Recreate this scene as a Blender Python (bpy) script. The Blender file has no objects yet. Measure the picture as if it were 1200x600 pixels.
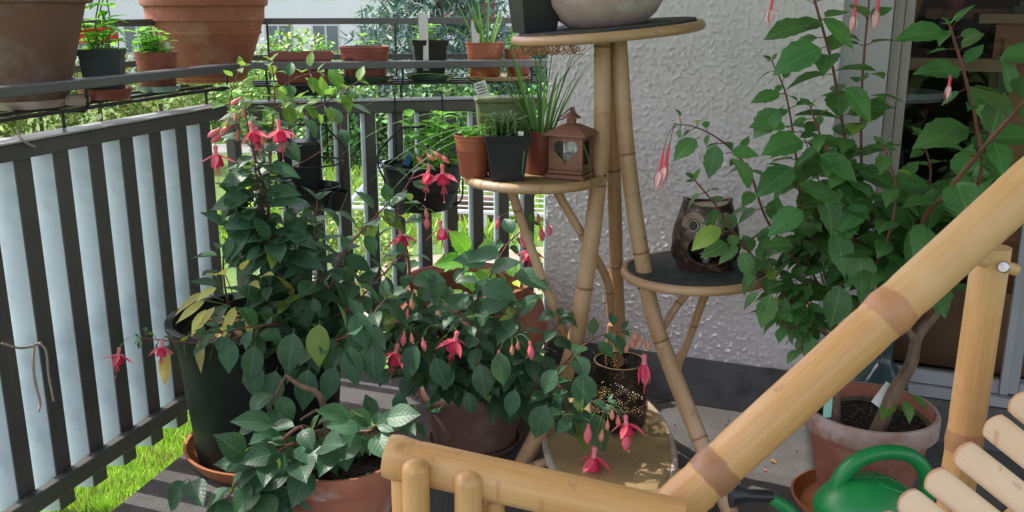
import bpy, math, random
from mathutils import Vector, Matrix, Quaternion, noise
random.seed(7)
C = bpy.context.scene.collection
PI = math.pi
# ------------------------------------------------------------ camera
F = 1100.0; TILT = math.atan(290/1100); H = 1.30
CT, ST = math.cos(TILT), math.sin(TILT)
cd = bpy.data.cameras.new("camera"); cam = bpy.data.objects.new("camera", cd); C.objects.link(cam)
cd.sensor_width = 36; cd.lens = 33; cd.clip_start = 0.05; cd.clip_end = 500
cam.location = (0, 0, H); cam.rotation_euler = (PI/2-TILT, 0, 0)
bpy.context.scene.camera = cam
def ray(px, py):
    u = (px-600)/F; v = (300-py)/F
    return Vector((u, CT+v*ST, -ST+v*CT))
def P(px, py, Y):
    r = ray(px, py); return Vector((0, 0, H))+r*(Y/r.y)
def Pz(px, py, z):
    r = ray(px, py); return Vector((0, 0, H))+r*((z-H)/r.z)
def Pd(px, py, d):
    return Vector((0, 0, H))+ray(px, py)*d
# ------------------------------------------------------------ mesh builder
class MB:
    def __init__(s): s.v = []; s.f = []; s.uv = []; s.c = []; s.m = []
    def add(s, vs, fs, uv=None, col=(1, 1, 1), mi=0):
        b = len(s.v); s.v += [Vector(v) for v in vs]
        s.f += [tuple(i+b for i in f) for f in fs]; s.m += [mi]*len(fs)
        s.uv += list(uv) if uv else [(0, 0)]*len(vs)
        s.c += list(col) if isinstance(col, list) else [col]*len(vs)
    def build(s, name, mats, parent=None, smooth=True, angle=40, off=None):
        me = bpy.data.meshes.new(name)
        o0 = off
        if o0 is None:
            o0 = Vector((0, 0, 0)); p = parent
            while p is not None: o0 = o0+Vector(p.location); p = p.parent
        me.from_pydata([tuple(v-o0) for v in s.v], [], s.f)
        ul = me.uv_layers.new(name="UVMap"); ca = me.color_attributes.new("Tint", 'FLOAT_COLOR', 'POINT')
        vi = [0]*len(me.loops); me.loops.foreach_get("vertex_index", vi)
        fl = []
        for i in vi: fl += s.uv[i]
        ul.data.foreach_set("uv", fl)
        fc = []
        for c in s.c: fc += [c[0], c[1], c[2], 1.0]
        ca.data.foreach_set("color", fc)
        if not isinstance(mats, (list, tuple)): mats = [mats]
        for m in mats: me.materials.append(m)
        me.polygons.foreach_set("material_index", s.m)
        if smooth:
            me.polygons.foreach_set("use_smooth", [True]*len(me.polygons))
            me.set_sharp_from_angle(angle=math.radians(angle))
        me.update()
        o = bpy.data.objects.new(name, me); C.objects.link(o); o.parent = parent
        return o
def build_pieces(mb, name, mats, parent, **k):
    par = list(range(len(mb.v)))
    def fd(i):
        while par[i] != i: par[i] = par[par[i]]; i = par[i]
        return i
    for f in mb.f:
        a = fd(f[0])
        for j in f[1:]: par[fd(j)] = a
    groups = {}
    for n_, f in enumerate(mb.f): groups.setdefault(fd(f[0]), []).append(n_)
    for g in groups.values():
        m2 = MB(); ids = sorted({i for n_ in g for i in mb.f[n_]}); mp = {o: i for i, o in enumerate(ids)}
        m2.v = [mb.v[i] for i in ids]; m2.uv = [mb.uv[i] for i in ids]; m2.c = [mb.c[i] for i in ids]
        m2.f = [tuple(mp[i] for i in mb.f[n_]) for n_ in g]; m2.m = [mb.m[n_] for n_ in g]; m2.build(name, mats, parent, **k)
def frame(d):
    d = Vector(d).normalized(); a = Vector((0, 0, 1)) if abs(d.z) < .9 else Vector((1, 0, 0))
    x = d.cross(a).normalized(); return x, x.cross(d).normalized() if False else d.cross(x).normalized(), d
def smooth_path(pts, n=6):
    pts = [Vector(p) for p in pts]
    if len(pts) < 3: return [pts[0].lerp(pts[-1], i/n) for i in range(n+1)]
    q = [pts[0]*2-pts[1]]+pts+[pts[-1]*2-pts[-2]]; out = []
    for i in range(1, len(q)-2):
        p0, p1, p2, p3 = q[i-1:i+3]
        for k in range(n):
            t = k/n
            out.append(.5*((2*p1)+(p2-p0)*t+(2*p0-5*p1+4*p2-p3)*t*t+(3*p1-p0-3*p2+p3)*t*t*t))
    out.append(pts[-1]); return out
def tube(mb, path, r, seg=10, col=(1, 1, 1), mi=0, caps=True, cols=None, flat=1.0):
    path = [Vector(p) for p in path]; n = len(path)
    rs = r if isinstance(r, (list, tuple)) else [r]*n
    vs = []; uv = []; cl = []; fs = []; L = 0
    t0 = (path[1]-path[0]).normalized(); x, y, _ = frame(t0)
    for i in range(n):
        t = (path[min(i+1, n-1)]-path[max(i-1, 0)]).normalized()
        x = (x-t*x.dot(t)).normalized(); y = t.cross(x)
        if i: L += (path[i]-path[i-1]).length
        for k in range(seg):
            a = 2*PI*k/seg
            vs.append(path[i]+x*(math.cos(a)*rs[i])+y*(math.sin(a)*rs[i]*flat)); uv.append((L, k/seg))
            cl.append(cols[i] if cols else col)
    for i in range(n-1):
        for k in range(seg):
            a = i*seg+k; b = i*seg+(k+1) % seg
            fs.append((a, b, b+seg, a+seg))
    if caps:
        fs.append(tuple(reversed(range(seg)))); fs.append(tuple(range((n-1)*seg, n*seg)))
    mb.add(vs, fs, uv, cl, mi)
def lathe(mb, prof, c, seg=40, col=(1, 1, 1), mi=0, M=None, wob=0, cap=True):
    c = Vector(c); vs = []; uv = []; fs = []; L = 0; n = len(prof)
    for i, (r, z) in enumerate(prof):
        if i: L += math.hypot(r-prof[i-1][0], z-prof[i-1][1])
        for k in range(seg):
            a = 2*PI*k/seg; w = 1+wob*math.sin(3*a+1)
            p = Vector((r*w*math.cos(a), r*w*math.sin(a), z))
            if M: p = M @ p
            vs.append(c+p); uv.append((k/seg, L))
    for i in range(n-1):
        for k in range(seg):
            a = i*seg+k; b = i*seg+(k+1) % seg
            fs.append((a, b, b+seg, a+seg))
    if cap and prof[0][0] > 1e-5: fs.append(tuple(reversed(range(seg))))
    if cap and prof[-1][0] > 1e-5: fs.append(tuple(range((n-1)*seg, n*seg)))
    mb.add(vs, fs, uv, col, mi)
def box(mb, c, s, R=None, col=(1, 1, 1), mi=0, taper=1.0, bev=0.0):
    c = Vector(c); hx, hy, hz = s[0]/2, s[1]/2, s[2]/2
    def ringpts(z, k, b):
        X, Y = hx*k, hy*k
        if b <= 0: return [(-X, -Y, z), (X, -Y, z), (X, Y, z), (-X, Y, z)]
        return [(-X+b, -Y, z), (X-b, -Y, z), (X, -Y+b, z), (X, Y-b, z), (X-b, Y, z), (-X+b, Y, z), (-X, Y-b, z), (-X, -Y+b, z)]
    rings = [ringpts(-hz, taper, bev), ringpts(hz, 1, bev)]
    if bev > 0:
        def shr(z, k): return [(x*(hx*k-bev)/(hx*k), y*(hy*k-bev)/(hy*k), z) for x, y, _ in ringpts(z, k, bev)]
        rings = [shr(-hz, taper), ringpts(-hz+bev, taper, bev), ringpts(hz-bev, 1, bev), shr(hz, 1)]
    m = len(rings[0]); vs = []; fs = []
    for r in rings:
        for p in r:
            p = Vector(p)
            if R: p = R @ p
            vs.append(c+p)
    for i in range(len(rings)-1):
        for k in range(m):
            a = i*m+k; b = i*m+(k+1) % m; fs.append((a, b, b+m, a+m))
    fs.append(tuple(reversed(range(m)))); fs.append(tuple(range((len(rings)-1)*m, len(rings)*m)))
    mb.add(vs, fs, None, col, mi)
def beam(mb, a, b, w, h, col=(1, 1, 1), mi=0, bev=0):      # horizontal-ish beam, w across, h vertical
    a = Vector(a); b = Vector(b); d = (b-a); L = d.length; d.normalize()
    s = d.cross(Vector((0, 0, 1))).normalized(); u = s.cross(d)
    R = Matrix((d, -s, u)).transposed()
    box(mb, (a+b)/2, (L, w, h), R, col, mi, bev=bev)
def rotz(a): return Matrix.Rotation(a, 3, 'Z')
# ------------------------------------------------------------ things
def root(name, loc, label, cat, group=None):
    o = bpy.data.objects.new(name, None); C.objects.link(o); o.location = loc; o.empty_display_size = .05
    o['label'] = label; o['category'] = cat
    if group: o['group'] = group
    return o
def tag(o, label, cat, group=None):
    o['label'] = label; o['category'] = cat
    if group: o['group'] = group
    return o
def struct(o): o['kind'] = 'structure'; return o
# ------------------------------------------------------------ materials
class NT:
    def __init__(s, name):
        s.m = bpy.data.materials.new(name); s.m.use_nodes = True; s.t = s.m.node_tree
        s.b = s.t.nodes['Principled BSDF']; s.out = s.t.nodes['Material Output']
    def n(s, ty, **k):
        x = s.t.nodes.new(ty)
        for a, v in k.items(): setattr(x, a, v)
        return x
    def l(s, a, b): s.t.links.new(a, b)
    def math(s, op, a, b=None, c=None):
        x = s.n('ShaderNodeMath', operation=op)
        for i, v in enumerate((a, b, c)):
            if v is None: continue
            if isinstance(v, (int, float)): x.inputs[i].default_value = v
            else: s.l(v, x.inputs[i])
        return x.outputs[0]
    def mix(s, f, a, b, bt='MIX'):
        x = s.n('ShaderNodeMix', data_type='RGBA', blend_type=bt)
        for i, v in ((0, f), (6, a), (7, b)):
            if isinstance(v, (int, float)): x.inputs[i].default_value = v
            elif isinstance(v, tuple): x.inputs[i].default_value = (*v, 1)
            else: s.l(v, x.inputs[i])
        return x.outputs[2]
    def noise(s, scale, detail=4, rough=.55, vec=None, stretch=None):
        if vec is None: vec = s.n('ShaderNodeTexCoord').outputs['Object']
        if stretch:
            mp = s.n('ShaderNodeMapping'); mp.inputs['Scale'].default_value = stretch; s.l(vec, mp.inputs[0]); vec = mp.outputs[0]
        x = s.n('ShaderNodeTexNoise'); x.inputs['Scale'].default_value = scale; x.inputs['Detail'].default_value = detail; x.inputs['Roughness'].default_value = rough
        s.l(vec, x.inputs['Vector']); return x.outputs[0]
    def ramp(s, f, lo, hi):
        x = s.n('ShaderNodeMapRange'); x.inputs[1].default_value = lo; x.inputs[2].default_value = hi; s.l(f, x.inputs[0]); return x.outputs[0]
    def tint(s, colsock):
        a = s.n('ShaderNodeAttribute', attribute_name="Tint")
        return s.mix(1.0, colsock, a.outputs['Color'], 'MULTIPLY')
    def bump(s, h, strength, dist):
        x = s.n('ShaderNodeBump'); x.inputs['Strength'].default_value = strength; x.inputs['Distance'].default_value = dist
        s.l(h, x.inputs['Height']); s.l(x.outputs[0], s.b.inputs['Normal']); return x
def simple(name, c1, c2=None, scale=12, rough=.6, bump=(0, 0, 0), metal=0, lo=.35, hi=.65, stretch=None, spec=.5, tint=True, c3=None, scale3=3):
    n = NT(name); c2 = c2 or tuple(x*.75 for x in c1)
    col = n.mix(n.ramp(n.noise(scale, stretch=stretch), lo, hi), c1, c2)
    if c3: col = n.mix(n.ramp(n.noise(scale3, 5, .65), .5, .68), col, c3)
    if tint: col = n.tint(col)
    n.l(col, n.b.inputs['Base Color']); n.b.inputs['Roughness'].default_value = rough; n.b.inputs['Metallic'].default_value = metal
    n.b.inputs['Specular IOR Level'].default_value = spec
    if bump[1]: n.bump(n.noise(bump[0], 5, .6), bump[1], bump[2])
    return n.m
def leafmat(name, c1, c2, back, rough=.42, trans=.25, vein=.35, spec=.45, tc_=(2.2, 2.6, .9)):
    n = NT(name)
    uv = n.n('ShaderNodeUVMap', uv_map="UVMap"); sp = n.n('ShaderNodeSeparateXYZ'); n.l(uv.outputs[0], sp.inputs[0])
    U, V = sp.outputs[0], sp.outputs[1]
    v = n.math('MULTIPLY', n.math('ABSOLUTE', n.math('SUBTRACT', V, .5)), 2)
    x = n.math('SUBTRACT', n.math('MULTIPLY', U, 6.5), n.math('MULTIPLY', v, 2.4))
    fr = n.math('PINGPONG', x, .5)
    side = n.math('SUBTRACT', 1.0, n.ramp(fr, 0.0, .13))
    mid = n.math('SUBTRACT', 1.0, n.ramp(v, .015, .09))
    vn = n.math('MAXIMUM', n.math('MULTIPLY', side, .6), mid)
    oc = n.n('ShaderNodeTexCoord').outputs['Object']
    col = n.mix(n.ramp(n.noise(18, 3, vec=oc), .35, .65), c1, c2)
    col = n.tint(col)
    col = n.mix(n.math('MULTIPLY', vn, vein), col, tuple(min(1, k*2.6+.02) for k in c1))
    geo = n.n('ShaderNodeNewGeometry')
    col2 = n.mix(geo.outputs['Backfacing'], col, n.tint(n.mix(.0, back, back)))
    n.l(col2, n.b.inputs['Base Color']); n.b.inputs['Roughness'].default_value = rough
    n.b.inputs['Specular IOR Level'].default_value = spec
    h = n.math('SUBTRACT', n.math('MULTIPLY', fr, 1.2), n.math('MULTIPLY', mid, .8))
    n.bump(h, .20, .002)
    tr = n.n('ShaderNodeBsdfTranslucent'); tc = n.mix(1.0, col2, tc_, 'MULTIPLY'); n.l(tc, tr.inputs[0])
    mx = n.n('ShaderNodeMixShader'); mx.inputs[0].default_value = trans
    n.l(n.b.outputs[0], mx.inputs[1]); n.l(tr.outputs[0], mx.inputs[2]); n.l(mx.outputs[0], n.out.inputs[0])
    return n.m
M = {}
M['fleaf'] = leafmat('fuchsia_leaf', (.042, .108, .060), (.066, .150, .082), (.095, .15, .09), rough=.43, vein=.34)
M['rleaf'] = leafmat('green_leaf', (.055, .150, .050), (.085, .20, .065), (.12, .21, .10), trans=.28, rough=.45)
M['yleaf'] = leafmat('young_leaf', (.10, .21, .05), (.15, .25, .065), (.17, .27, .1), trans=.32)
M['pleaf'] = leafmat('pale_leaf', (.58, .60, .24), (.68, .62, .34), (.6, .58, .32), trans=.3, vein=.15)
M['bleaf'] = leafmat('bright_leaf', (.13, .33, .06), (.19, .42, .09), (.2, .38, .12), trans=.38)
M['grassblade'] = leafmat('chive_blade', (.07, .19, .05), (.12, .26, .07), (.1, .22, .07), trans=.2, vein=.1)
M['stem'] = simple('red_stem', (.20, .055, .05), (.13, .07, .04), 30, .55)
M['gstem'] = simple('green_stem', (.16, .26, .08), (.12, .2, .06), 30, .55)
M['bark'] = simple('bark', (.20, .135, .085), (.10, .065, .042), 40, .85, (60, .8, .004), stretch=(1, 1, .3))
M['sepal'] = leafmat('fuchsia_sepal', (.90, .19, .24), (.84, .11, .17), (.92, .32, .38), trans=.30, vein=.04, tc_=(1.1, .9, 1.2))
M['corolla'] = simple('fuchsia_corolla', (.70, .02, .10), (.55, .012, .07), 60, .5)
M['bud'] = simple('fuchsia_bud', (.82, .24, .25), (.76, .13, .19), 60, .5)
M['palebud'] = simple('pale_pink_petal', (.82, .55, .52), (.80, .38, .40), 60, .5)
M['terra'] = simple('terracotta', (.36, .135, .085), (.29, .10, .062), 7, .85, (90, .25, .002), c3=(.38, .20, .14), scale3=9)
M['terralime'] = simple('limed_terracotta', (.42, .17, .10), (.34, .12, .07), 9, .9, (90, .3, .002), c3=(.50, .44, .40), scale3=7)
M['terraold'] = simple('weathered_terracotta', (.21, .115, .085), (.17, .09, .068), 6, .9, (80, .3, .002), c3=(.24, .18, .15), scale3=8)
M['saucer'] = simple('saucer_clay', (.50, .20, .08), (.42, .15, .06), 9, .8, (90, .2, .002))
M['grout'] = simple('grey_clay', (.50, .385, .345), (.40, .30, .265), 14, .9, (60, .5, .003), c3=(.56, .50, .46), scale3=10)
M['pbrown'] = simple('brown_plastic', (.30, .085, .06), (.25, .07, .05), 5, .42, tint=True)
M['porange'] = simple('orange_plastic', (.38, .115, .06), (.31, .09, .045), 5, .45)
M['pblack'] = simple('black_plastic', (.012, .014, .018), (.02, .022, .026), 6, .35)
M['pdark'] = simple('dark_green_plastic', (.0035, .007, .009), (.005, .009, .011), 6, .5, spec=.35, c3=(.010, .016, .018), scale3=12)
M['pblue'] = simple('slate_blue_plastic', (.035, .05, .06), (.045, .06, .07), 6, .5)
M['polive'] = simple('olive_plastic', (.14, .165, .075), (.11, .135, .06), 8, .6)
M['limerim'] = simple('lime_crusted_rim', (.46, .36, .33), (.38, .25, .20), 16, .95, (70, .8, .003), c3=(.30, .12, .07), scale3=12)
M['soil'] = simple('potting_soil', (.030, .020, .014), (.012, .009, .007), 60, .95, (120, 1, .012), c3=(.09, .07, .05), scale3=90)
M['gglass'] = simple('green_glass_saucer', (.30, .45, .38), (.2, .33, .27), 10, .12)
M['gdark'] = simple('dark_green_glass', (.05, .085, .06), (.03, .055, .04), 10, .15)
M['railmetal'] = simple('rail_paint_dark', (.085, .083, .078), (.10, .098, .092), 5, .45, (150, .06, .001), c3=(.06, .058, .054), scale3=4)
M['skylit_side'] = simple('slat_skylit_side', (.70, .785, .84), (.62, .71, .77), 4, .5, c3=(.47, .56, .62), scale3=6)  # cool sky light on the slat sides, put into their colour
M['railtop'] = simple('rail_top_paint', (.50, .51, .52), (.42, .43, .44), 4, .35, c3=(.34, .34, .34), scale3=8)
M['rackbar'] = simple('rack_bar_paint', (.10, .105, .11), (.13, .135, .14), 6, .38)
M['blackwire'] = simple('black_wire', (.01, .01, .012), (.015, .015, .018), 6, .4)
M['label'] = simple('white_label', (.72, .72, .70), (.66, .66, .64), 12, .6)
M['tlabel'] = simple('turquoise_label', (.30, .62, .55), (.27, .56, .5), 12, .6)
M['string'] = simple('twine', (.42, .36, .30), (.32, .27, .22), 80, .9)
M['copper'] = simple('copper_lantern', (.27, .135, .085), (.20, .095, .06), 14, .55, (90, .15, .001), metal=.35)
M['darkmetal'] = simple('bronze_metal', (.055, .040, .028), (.035, .026, .018), 20, .42, metal=.6)
M['brassrim'] = simple('brass_rim', (.40, .29, .15), (.3, .2, .1), 20, .35, metal=.8)
M['rubber'] = simple('rubber_mat', (.028, .033, .036), (.045, .048, .048), 16, .8, (300, .5, .001), c3=(.075, .07, .06), scale3=30)
M['woven'] = simple('woven_top', (.36, .26, .12), (.28, .19, .085), 9, .75, c3=(.22, .15, .07), scale3=6)
M['whiterim'] = simple('worn_white_rim', (.50, .44, .38), (.36, .27, .2), 22, .7)
M['rattan'] = simple('rattan_wrap', (.40, .23, .10), (.25, .13, .055), 60, .7)
M['candle'] = simple('candle_wax', (.75, .72, .65), (.7, .66, .6), 9, .5)
M['steel'] = simple('screw_steel', (.6, .6, .6), (.5, .5, .5), 9, .3, metal=1)
M['gcan'] = simple('green_can_plastic', (.012, .25, .06), (.010, .21, .05), 4, .35, c3=(.02, .26, .08), scale3=14)
def bamboo(name, c1, c2, c3, node=(.20, .085, .035)):
    n = NT(name)
    uv = n.n('ShaderNodeUVMap', uv_map="UVMap")
    f1 = n.noise(1.0, 4, .6, vec=uv.outputs[0], stretch=(9, 26, 1))
    f2 = n.noise(3.2, 5, .62)
    f3 = n.noise(26, 3, .6)
    f4 = n.noise(70, 2, .5, stretch=(1, 1, .25))
    col = n.mix(n.ramp(f1, .3, .7), c1, c2); col = n.mix(n.ramp(f2, .45, .75), col, c3)
    col = n.mix(n.math('MULTIPLY', n.ramp(f3, .66, .74), .55), col, node)
    col = n.mix(n.math('MULTIPLY', n.ramp(f4, .68, .72), .5), col, tuple(x*1.3 for x in node))
    a = n.n('ShaderNodeAttribute', attribute_name="Tint"); sp = n.n('ShaderNodeSeparateColor'); n.l(a.outputs['Color'], sp.inputs[0])
    k = n.math('ADD', sp.outputs[0], n.math('MULTIPLY', n.math('SUBTRACT', f3, .5), 1.1))
    col = n.mix(n.ramp(k, .62, .36), col, n.mix(n.ramp(f2, .4, .6), node, tuple(x*1.9 for x in node)))
    n.l(col, n.b.inputs['Base Color']); n.b.inputs['Roughness'].default_value = .42
    n.bump(n.math('ADD', n.math('MULTIPLY', f1, .5), n.noise(60, 3)), .25, .002)
    return n.m
M['bamboo'] = bamboo('bamboo_chair_cane', (.66, .385, .16), (.56, .29, .10), (.74, .52, .29), (.34, .165, .08))
M['bslat'] = bamboo('bamboo_split_slat', (.80, .62, .46), (.74, .51, .33), (.72, .45, .25), (.42, .21, .11))
M['bstand'] = bamboo('bamboo_stand_cane', (.50, .32, .165), (.39, .225, .105), (.57, .43, .28), (.20, .10, .055))
def bcane(mb, path, r, nodes=(), seg=16, ring=.010, ringc=0.0, taper=1.0):
    """cane with swollen brown nodes; nodes = fractions of length"""
    path = [Vector(p) for p in path]; Ls = [0]
    for a, b in zip(path, path[1:]): Ls.append(Ls[-1]+(b-a).length)
    T = Ls[-1]; ss = set(Ls)
    for q in nodes:
        for d in (-2.4, -1.6, -1.2, -.9, -.5, 0, .5, .9, 1.2, 1.6, 2.4):
            ss.add(min(T, max(0, q*T+d*ring)))
    n0 = max(6, int(T/.03))
    for i in range(n0+1): ss.add(T*i/n0)
    ss = sorted(ss); pts = []; rs = []; cs = []; last = -1
    for x in ss:
        if x-last < 1e-4: continue
        last = x; i = 0
        while i < len(Ls)-2 and Ls[i+1] < x: i += 1
        t = (x-Ls[i])/max(1e-9, Ls[i+1]-Ls[i]); pts.append(path[i].lerp(path[i+1], t))
        k = 1+.02*noise.noise(Vector((x*9, r*50, 3))); c = 1.0
        for q in nodes:
            d = abs(x-q*T)/ring
            k += .075*math.exp(-(d*1.6)**2)-.028*math.exp(-((d-1.6)*2.5)**2)
            if d < 1.6: c = min(c, ringc+(1-ringc)*min(1, max(0, (d-.6)/.95)))
        rs.append(r*k*(1+(taper-1)*x/T)); cs.append((c, c, c))
    tube(mb, pts, rs, seg, cols=cs)
SUN_EL=50; SUN_AZ=-69; SKY=.37; SUN=4.8; CEIL_OFF=.12; CEIL_BACK=.4
# ------------------------------------------------------------ floor, walls, door
def slabmat():
    n = NT('balcony_floor_mat')
    oc = n.n('ShaderNodeTexCoord').outputs['Object']
    vo = n.n('ShaderNodeTexVoronoi'); vo.inputs['Scale'].default_value = 70; vo.inputs['Randomness'].default_value = 0.15; n.l(oc, vo.inputs['Vector'])
    dot = n.ramp(vo.outputs['Distance'], .18, .30)
    col = n.mix(n.ramp(n.noise(5, 6, .65), .35, .7), (.085, .082, .082), (.14, .136, .132))
    col = n.mix(n.ramp(n.noise(30, 4), .55, .75), col, (.08, .078, .075))
    col = n.mix(n.math('MULTIPLY', n.math('SUBTRACT', 1.0, dot), .22), col, (.06, .055, .05))
    n.l(col, n.b.inputs['Base Color']); n.b.inputs['Roughness'].default_value = .85
    n.bump(n.math('ADD', dot, n.noise(90, 3)), .4, .002); return n.m
M['floor'] = slabmat()
e0 = Vector((-1.071, 2.249, 0)); ed = Vector((.2265, .974, 0))       # floor edge line, parallel to the left railing
RL = Vector((-1.045, 2.93, 0)); rd = Vector((.2588, .9659, 0)); rn = Vector((-.9659, .2588, 0))   # left railing line, outward normal
CL = RL+rd*.352                                                      # corner of the railings
bd = Vector((.98, .2, 0)).normalized(); bn = Vector((-.2, .98, 0)).normalized()
W0 = Vector((.118, 3.17, 0)); wd = Vector((.921, -.389, 0)).normalized(); wn = Vector((.389, .921, 0)).normalized()  # house wall, inward normal
def on_plane(px, py, p0, nrm, off=0):
    r = ray(px, py); o = Vector((0, 0, H)); t = (p0+nrm*off-o).dot(nrm)/r.dot(nrm); return o+r*t
mb = MB()
fe = [e0-ed*3.2, e0+ed*.98, Vector((.15, 3.40, 0)), W0+wn*.3, W0+wd*4+wn*.3, Vector((3.2, -1.2, 0))]
top = [Vector((p.x, p.y, 0)) for p in fe]; bot = [Vector((p.x, p.y, -.2)) for p in fe]; k = len(fe)
mb.add(top+bot, [tuple(reversed(range(k))), tuple(range(k, 2*k))]+[(i, (i+1) % k, (i+1) % k+k, i+k) for i in range(k)])
struct(mb.build('balcony_floor', M['floor'], smooth=False))
def stucco():
    n = NT('stucco'); oc = n.n('ShaderNodeTexCoord').outputs['Object']
    a = n.noise(48, 4, .55, vec=oc); b = n.noise(120, 3, .5, vec=oc)
    r = n.ramp(a, .46, .62)
    col = n.mix(n.ramp(n.noise(3, 5, .6, vec=oc), .35, .7), (.76, .745, .75), (.69, .675, .68))
    col = n.mix(n.ramp(n.noise(40, 4, vec=oc), .6, .8), col, (.55, .54, .53))
    st_ = n.noise(2.2, 5, .65, vec=oc, stretch=(3, 3, .6)); col = n.mix(n.math('MULTIPLY', n.ramp(st_, .52, .72), .35), col, (.50, .475, .45))
    n.l(col, n.b.inputs['Base Color']); n.b.inputs['Roughness'].default_value = 1; n.b.inputs['Specular IOR Level'].default_value = .15
    n.bump(n.math('ADD', n.math('MULTIPLY', r, .3), n.noise(210, 4, .75, vec=oc)), .8, .004); return n.m
M['stucco'] = stucco()
M['basepaint'] = simple('dark_base_paint', (.085, .088, .095), (.115, .118, .125), 5, .8, (60, .35, .004), c3=(.06, .06, .065), scale3=9)
M['smoothwall'] = simple('smooth_render', (.42, .42, .43), (.37, .37, .38), 5, .75, (90, .2, .001))
M['frame'] = simple('door_frame_paint', (.33, .30, .275), (.27, .25, .23), 6, .5)
M['framelight'] = simple('sash_aluminium', (.40, .42, .43), (.34, .36, .37), 6, .4)
M['concrete'] = simple('threshold_concrete', (.16, .16, .15), (.11, .11, .105), 7, .85, (70, .4, .003))
M['woodred'] = simple('cabinet_wood', (.42, .15, .05), (.30, .095, .03), 5, .4, stretch=(1, 1, 12))
M['woodpale'] = simple('pale_wood', (.45, .30, .16), (.36, .23, .12), 6, .5, stretch=(1, 1, 9))
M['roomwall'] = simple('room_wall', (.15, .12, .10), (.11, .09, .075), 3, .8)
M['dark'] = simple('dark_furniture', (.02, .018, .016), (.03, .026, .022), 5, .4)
M['pink'] = simple('pink_glaze', (.55, .15, .20), (.5, .12, .17), 5, .35)
M['whiteglaze'] = simple('grey_paint', (.3, .32, .33), (.26, .28, .29), 5, .5)
M['beigepanel'] = simple('beige_panel', (.30, .15, .07), (.22, .10, .045), 5, .6)
# wall with real relief on its front
WLEN = .915                                                          # from the railing to the corner
base_h = .165
def wall_sheet(u0, u1, z0, z1, st, amp, freq):
    nu = int((u1-u0)/st); nz = int((z1-z0)/st); vs = []; fs = []
    for j in range(nz+1):
        for i in range(nu+1):
            u = u0+(u1-u0)*i/nu; z = z0+(z1-z0)*j/nz
            q = Vector((u*freq, z*freq, 0)); a = noise.noise(q)+.6*noise.noise(q*2.3+Vector((5, 3, 1)))+.25*noise.noise(q*.35+Vector((2, 8, 4)))
            a = max(-.12, min(.36, a*1.35-.26)) if a > .1 else -.12; p = W0+wd*u-wn*(amp*(a+.12)+.001); p.z = z; vs.append(p)
    for j in range(nz):
        for i in range(nu):
            a = j*(nu+1)+i; fs.append((a, a+1, a+nu+2, a+nu+1))
    return vs, fs
hw = root('house_wall', W0, 'pale grey rough stucco house wall behind the bamboo plant stand', 'wall')
mb = MB(); vs, fs = wall_sheet(0, WLEN, base_h, 1.75, .0042, .0078, 80); mb.add(vs, fs)
mb.build('stucco_face', M['stucco'], hw, angle=180)
mb = MB()
def wbox(mb, u0, u1, z0, z1, d0, d1, mi=0):                           # box in wall coordinates (d = depth inward)
    c = W0+wd*((u0+u1)/2)+wn*((d0+d1)/2); c.z = (z0+z1)/2
    box(mb, c, (u1-u0, abs(d1-d0), z1-z0), Matrix((wd, wn, Vector((0, 0, 1)))).transposed(), mi=mi)
wbox(mb, 0, WLEN, -.2, 1.75, .0, .30); wbox(mb, 0, WLEN, 1.75, 2.7, -.006, .30)
mb.build('masonry', M['stucco'], hw, smooth=False)
mb = MB(); wbox(mb, 0.0, WLEN, .002, base_h+.004, -.008, -.0005); mb.build('painted_base', M['basepaint'], hw, smooth=False)
mb = MB(); wbox(mb, WLEN, WLEN+.135, .0, 2.7, .028, .3); mb.build('door_jamb', M['smoothwall'], hw, smooth=False)
mb = MB(); wbox(mb, 2.62, 4.5, .0, 2.7, .0, .3); mb.build('far_wall_section', M['stucco'], hw, smooth=False)
mb = MB(); wbox(mb, WLEN+.135, 2.62, 2.2, 2.7, .0, .3); mb.build('lintel', M['stucco'], hw, smooth=False)
# glazed balcony door
u0 = WLEN+.137; u1 = 2.6; um = u0+.405
gd = root('balcony_door', W0+wd*u0+wn*.08, 'glazed balcony door in a beige grey frame behind the large fuchsia', 'door')
mb = MB()
wbox(mb, u0, u0+.028, .13, 2.18, .05, .10); wbox(mb, u0+.030, u0+.055, .13, 2.18, .06, .11); wbox(mb, u1-.06, u1, .13, 2.18, .05, .11)
wbox(mb, u0+.057, u1-.062, 2.1, 2.18, .05, .11); mb.build('frame', M['frame'], gd, smooth=False)
mb = MB(); wbox(mb, um, um+.022, .17, 2.1, .045, .095); wbox(mb, um+.024, um+.05, .17, 2.1, .06, .11); 
mb.build('sash_post', M['framelight'], gd, smooth=False)
mb = MB(); wbox(mb, u0+.057, um-.002, .165, .205, .062, .105); wbox(mb, um+.052, u1-.062, .165, .205, .062, .105); wbox(mb, u0+.03, u1-.062, .13, .160, .04, .12)
mb.build('bottom_rail', M['framelight'], gd, smooth=False)
n = NT('door_glass'); g = n.n('ShaderNodeBsdfGlossy'); g.inputs['Roughness'].default_value = .02; tr = n.n('ShaderNodeBsdfTransparent'); tr.inputs[0].default_value = (.82, .86, .86, 1)
fz = n.n('ShaderNodeFresnel'); fz.inputs[0].default_value = 1.28; mx = n.n('ShaderNodeMixShader'); n.l(fz.outputs[0], mx.inputs[0]); n.l(tr.outputs[0], mx.inputs[1]); n.l(g.outputs[0], mx.inputs[2]); n.l(mx.outputs[0], n.out.inputs[0])
M['glass'] = n.m
mb = MB(); wbox(mb, u0+.058, um-.003, .207, 2.098, .080, .084); p_ = mb.build('glass_pane', M['glass'], gd, smooth=False)
mb = MB(); wbox(mb, WLEN+.136, 2.62, .002, .125, .0, .13); mb.build('threshold', M['concrete'], gd, smooth=False)
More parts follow.
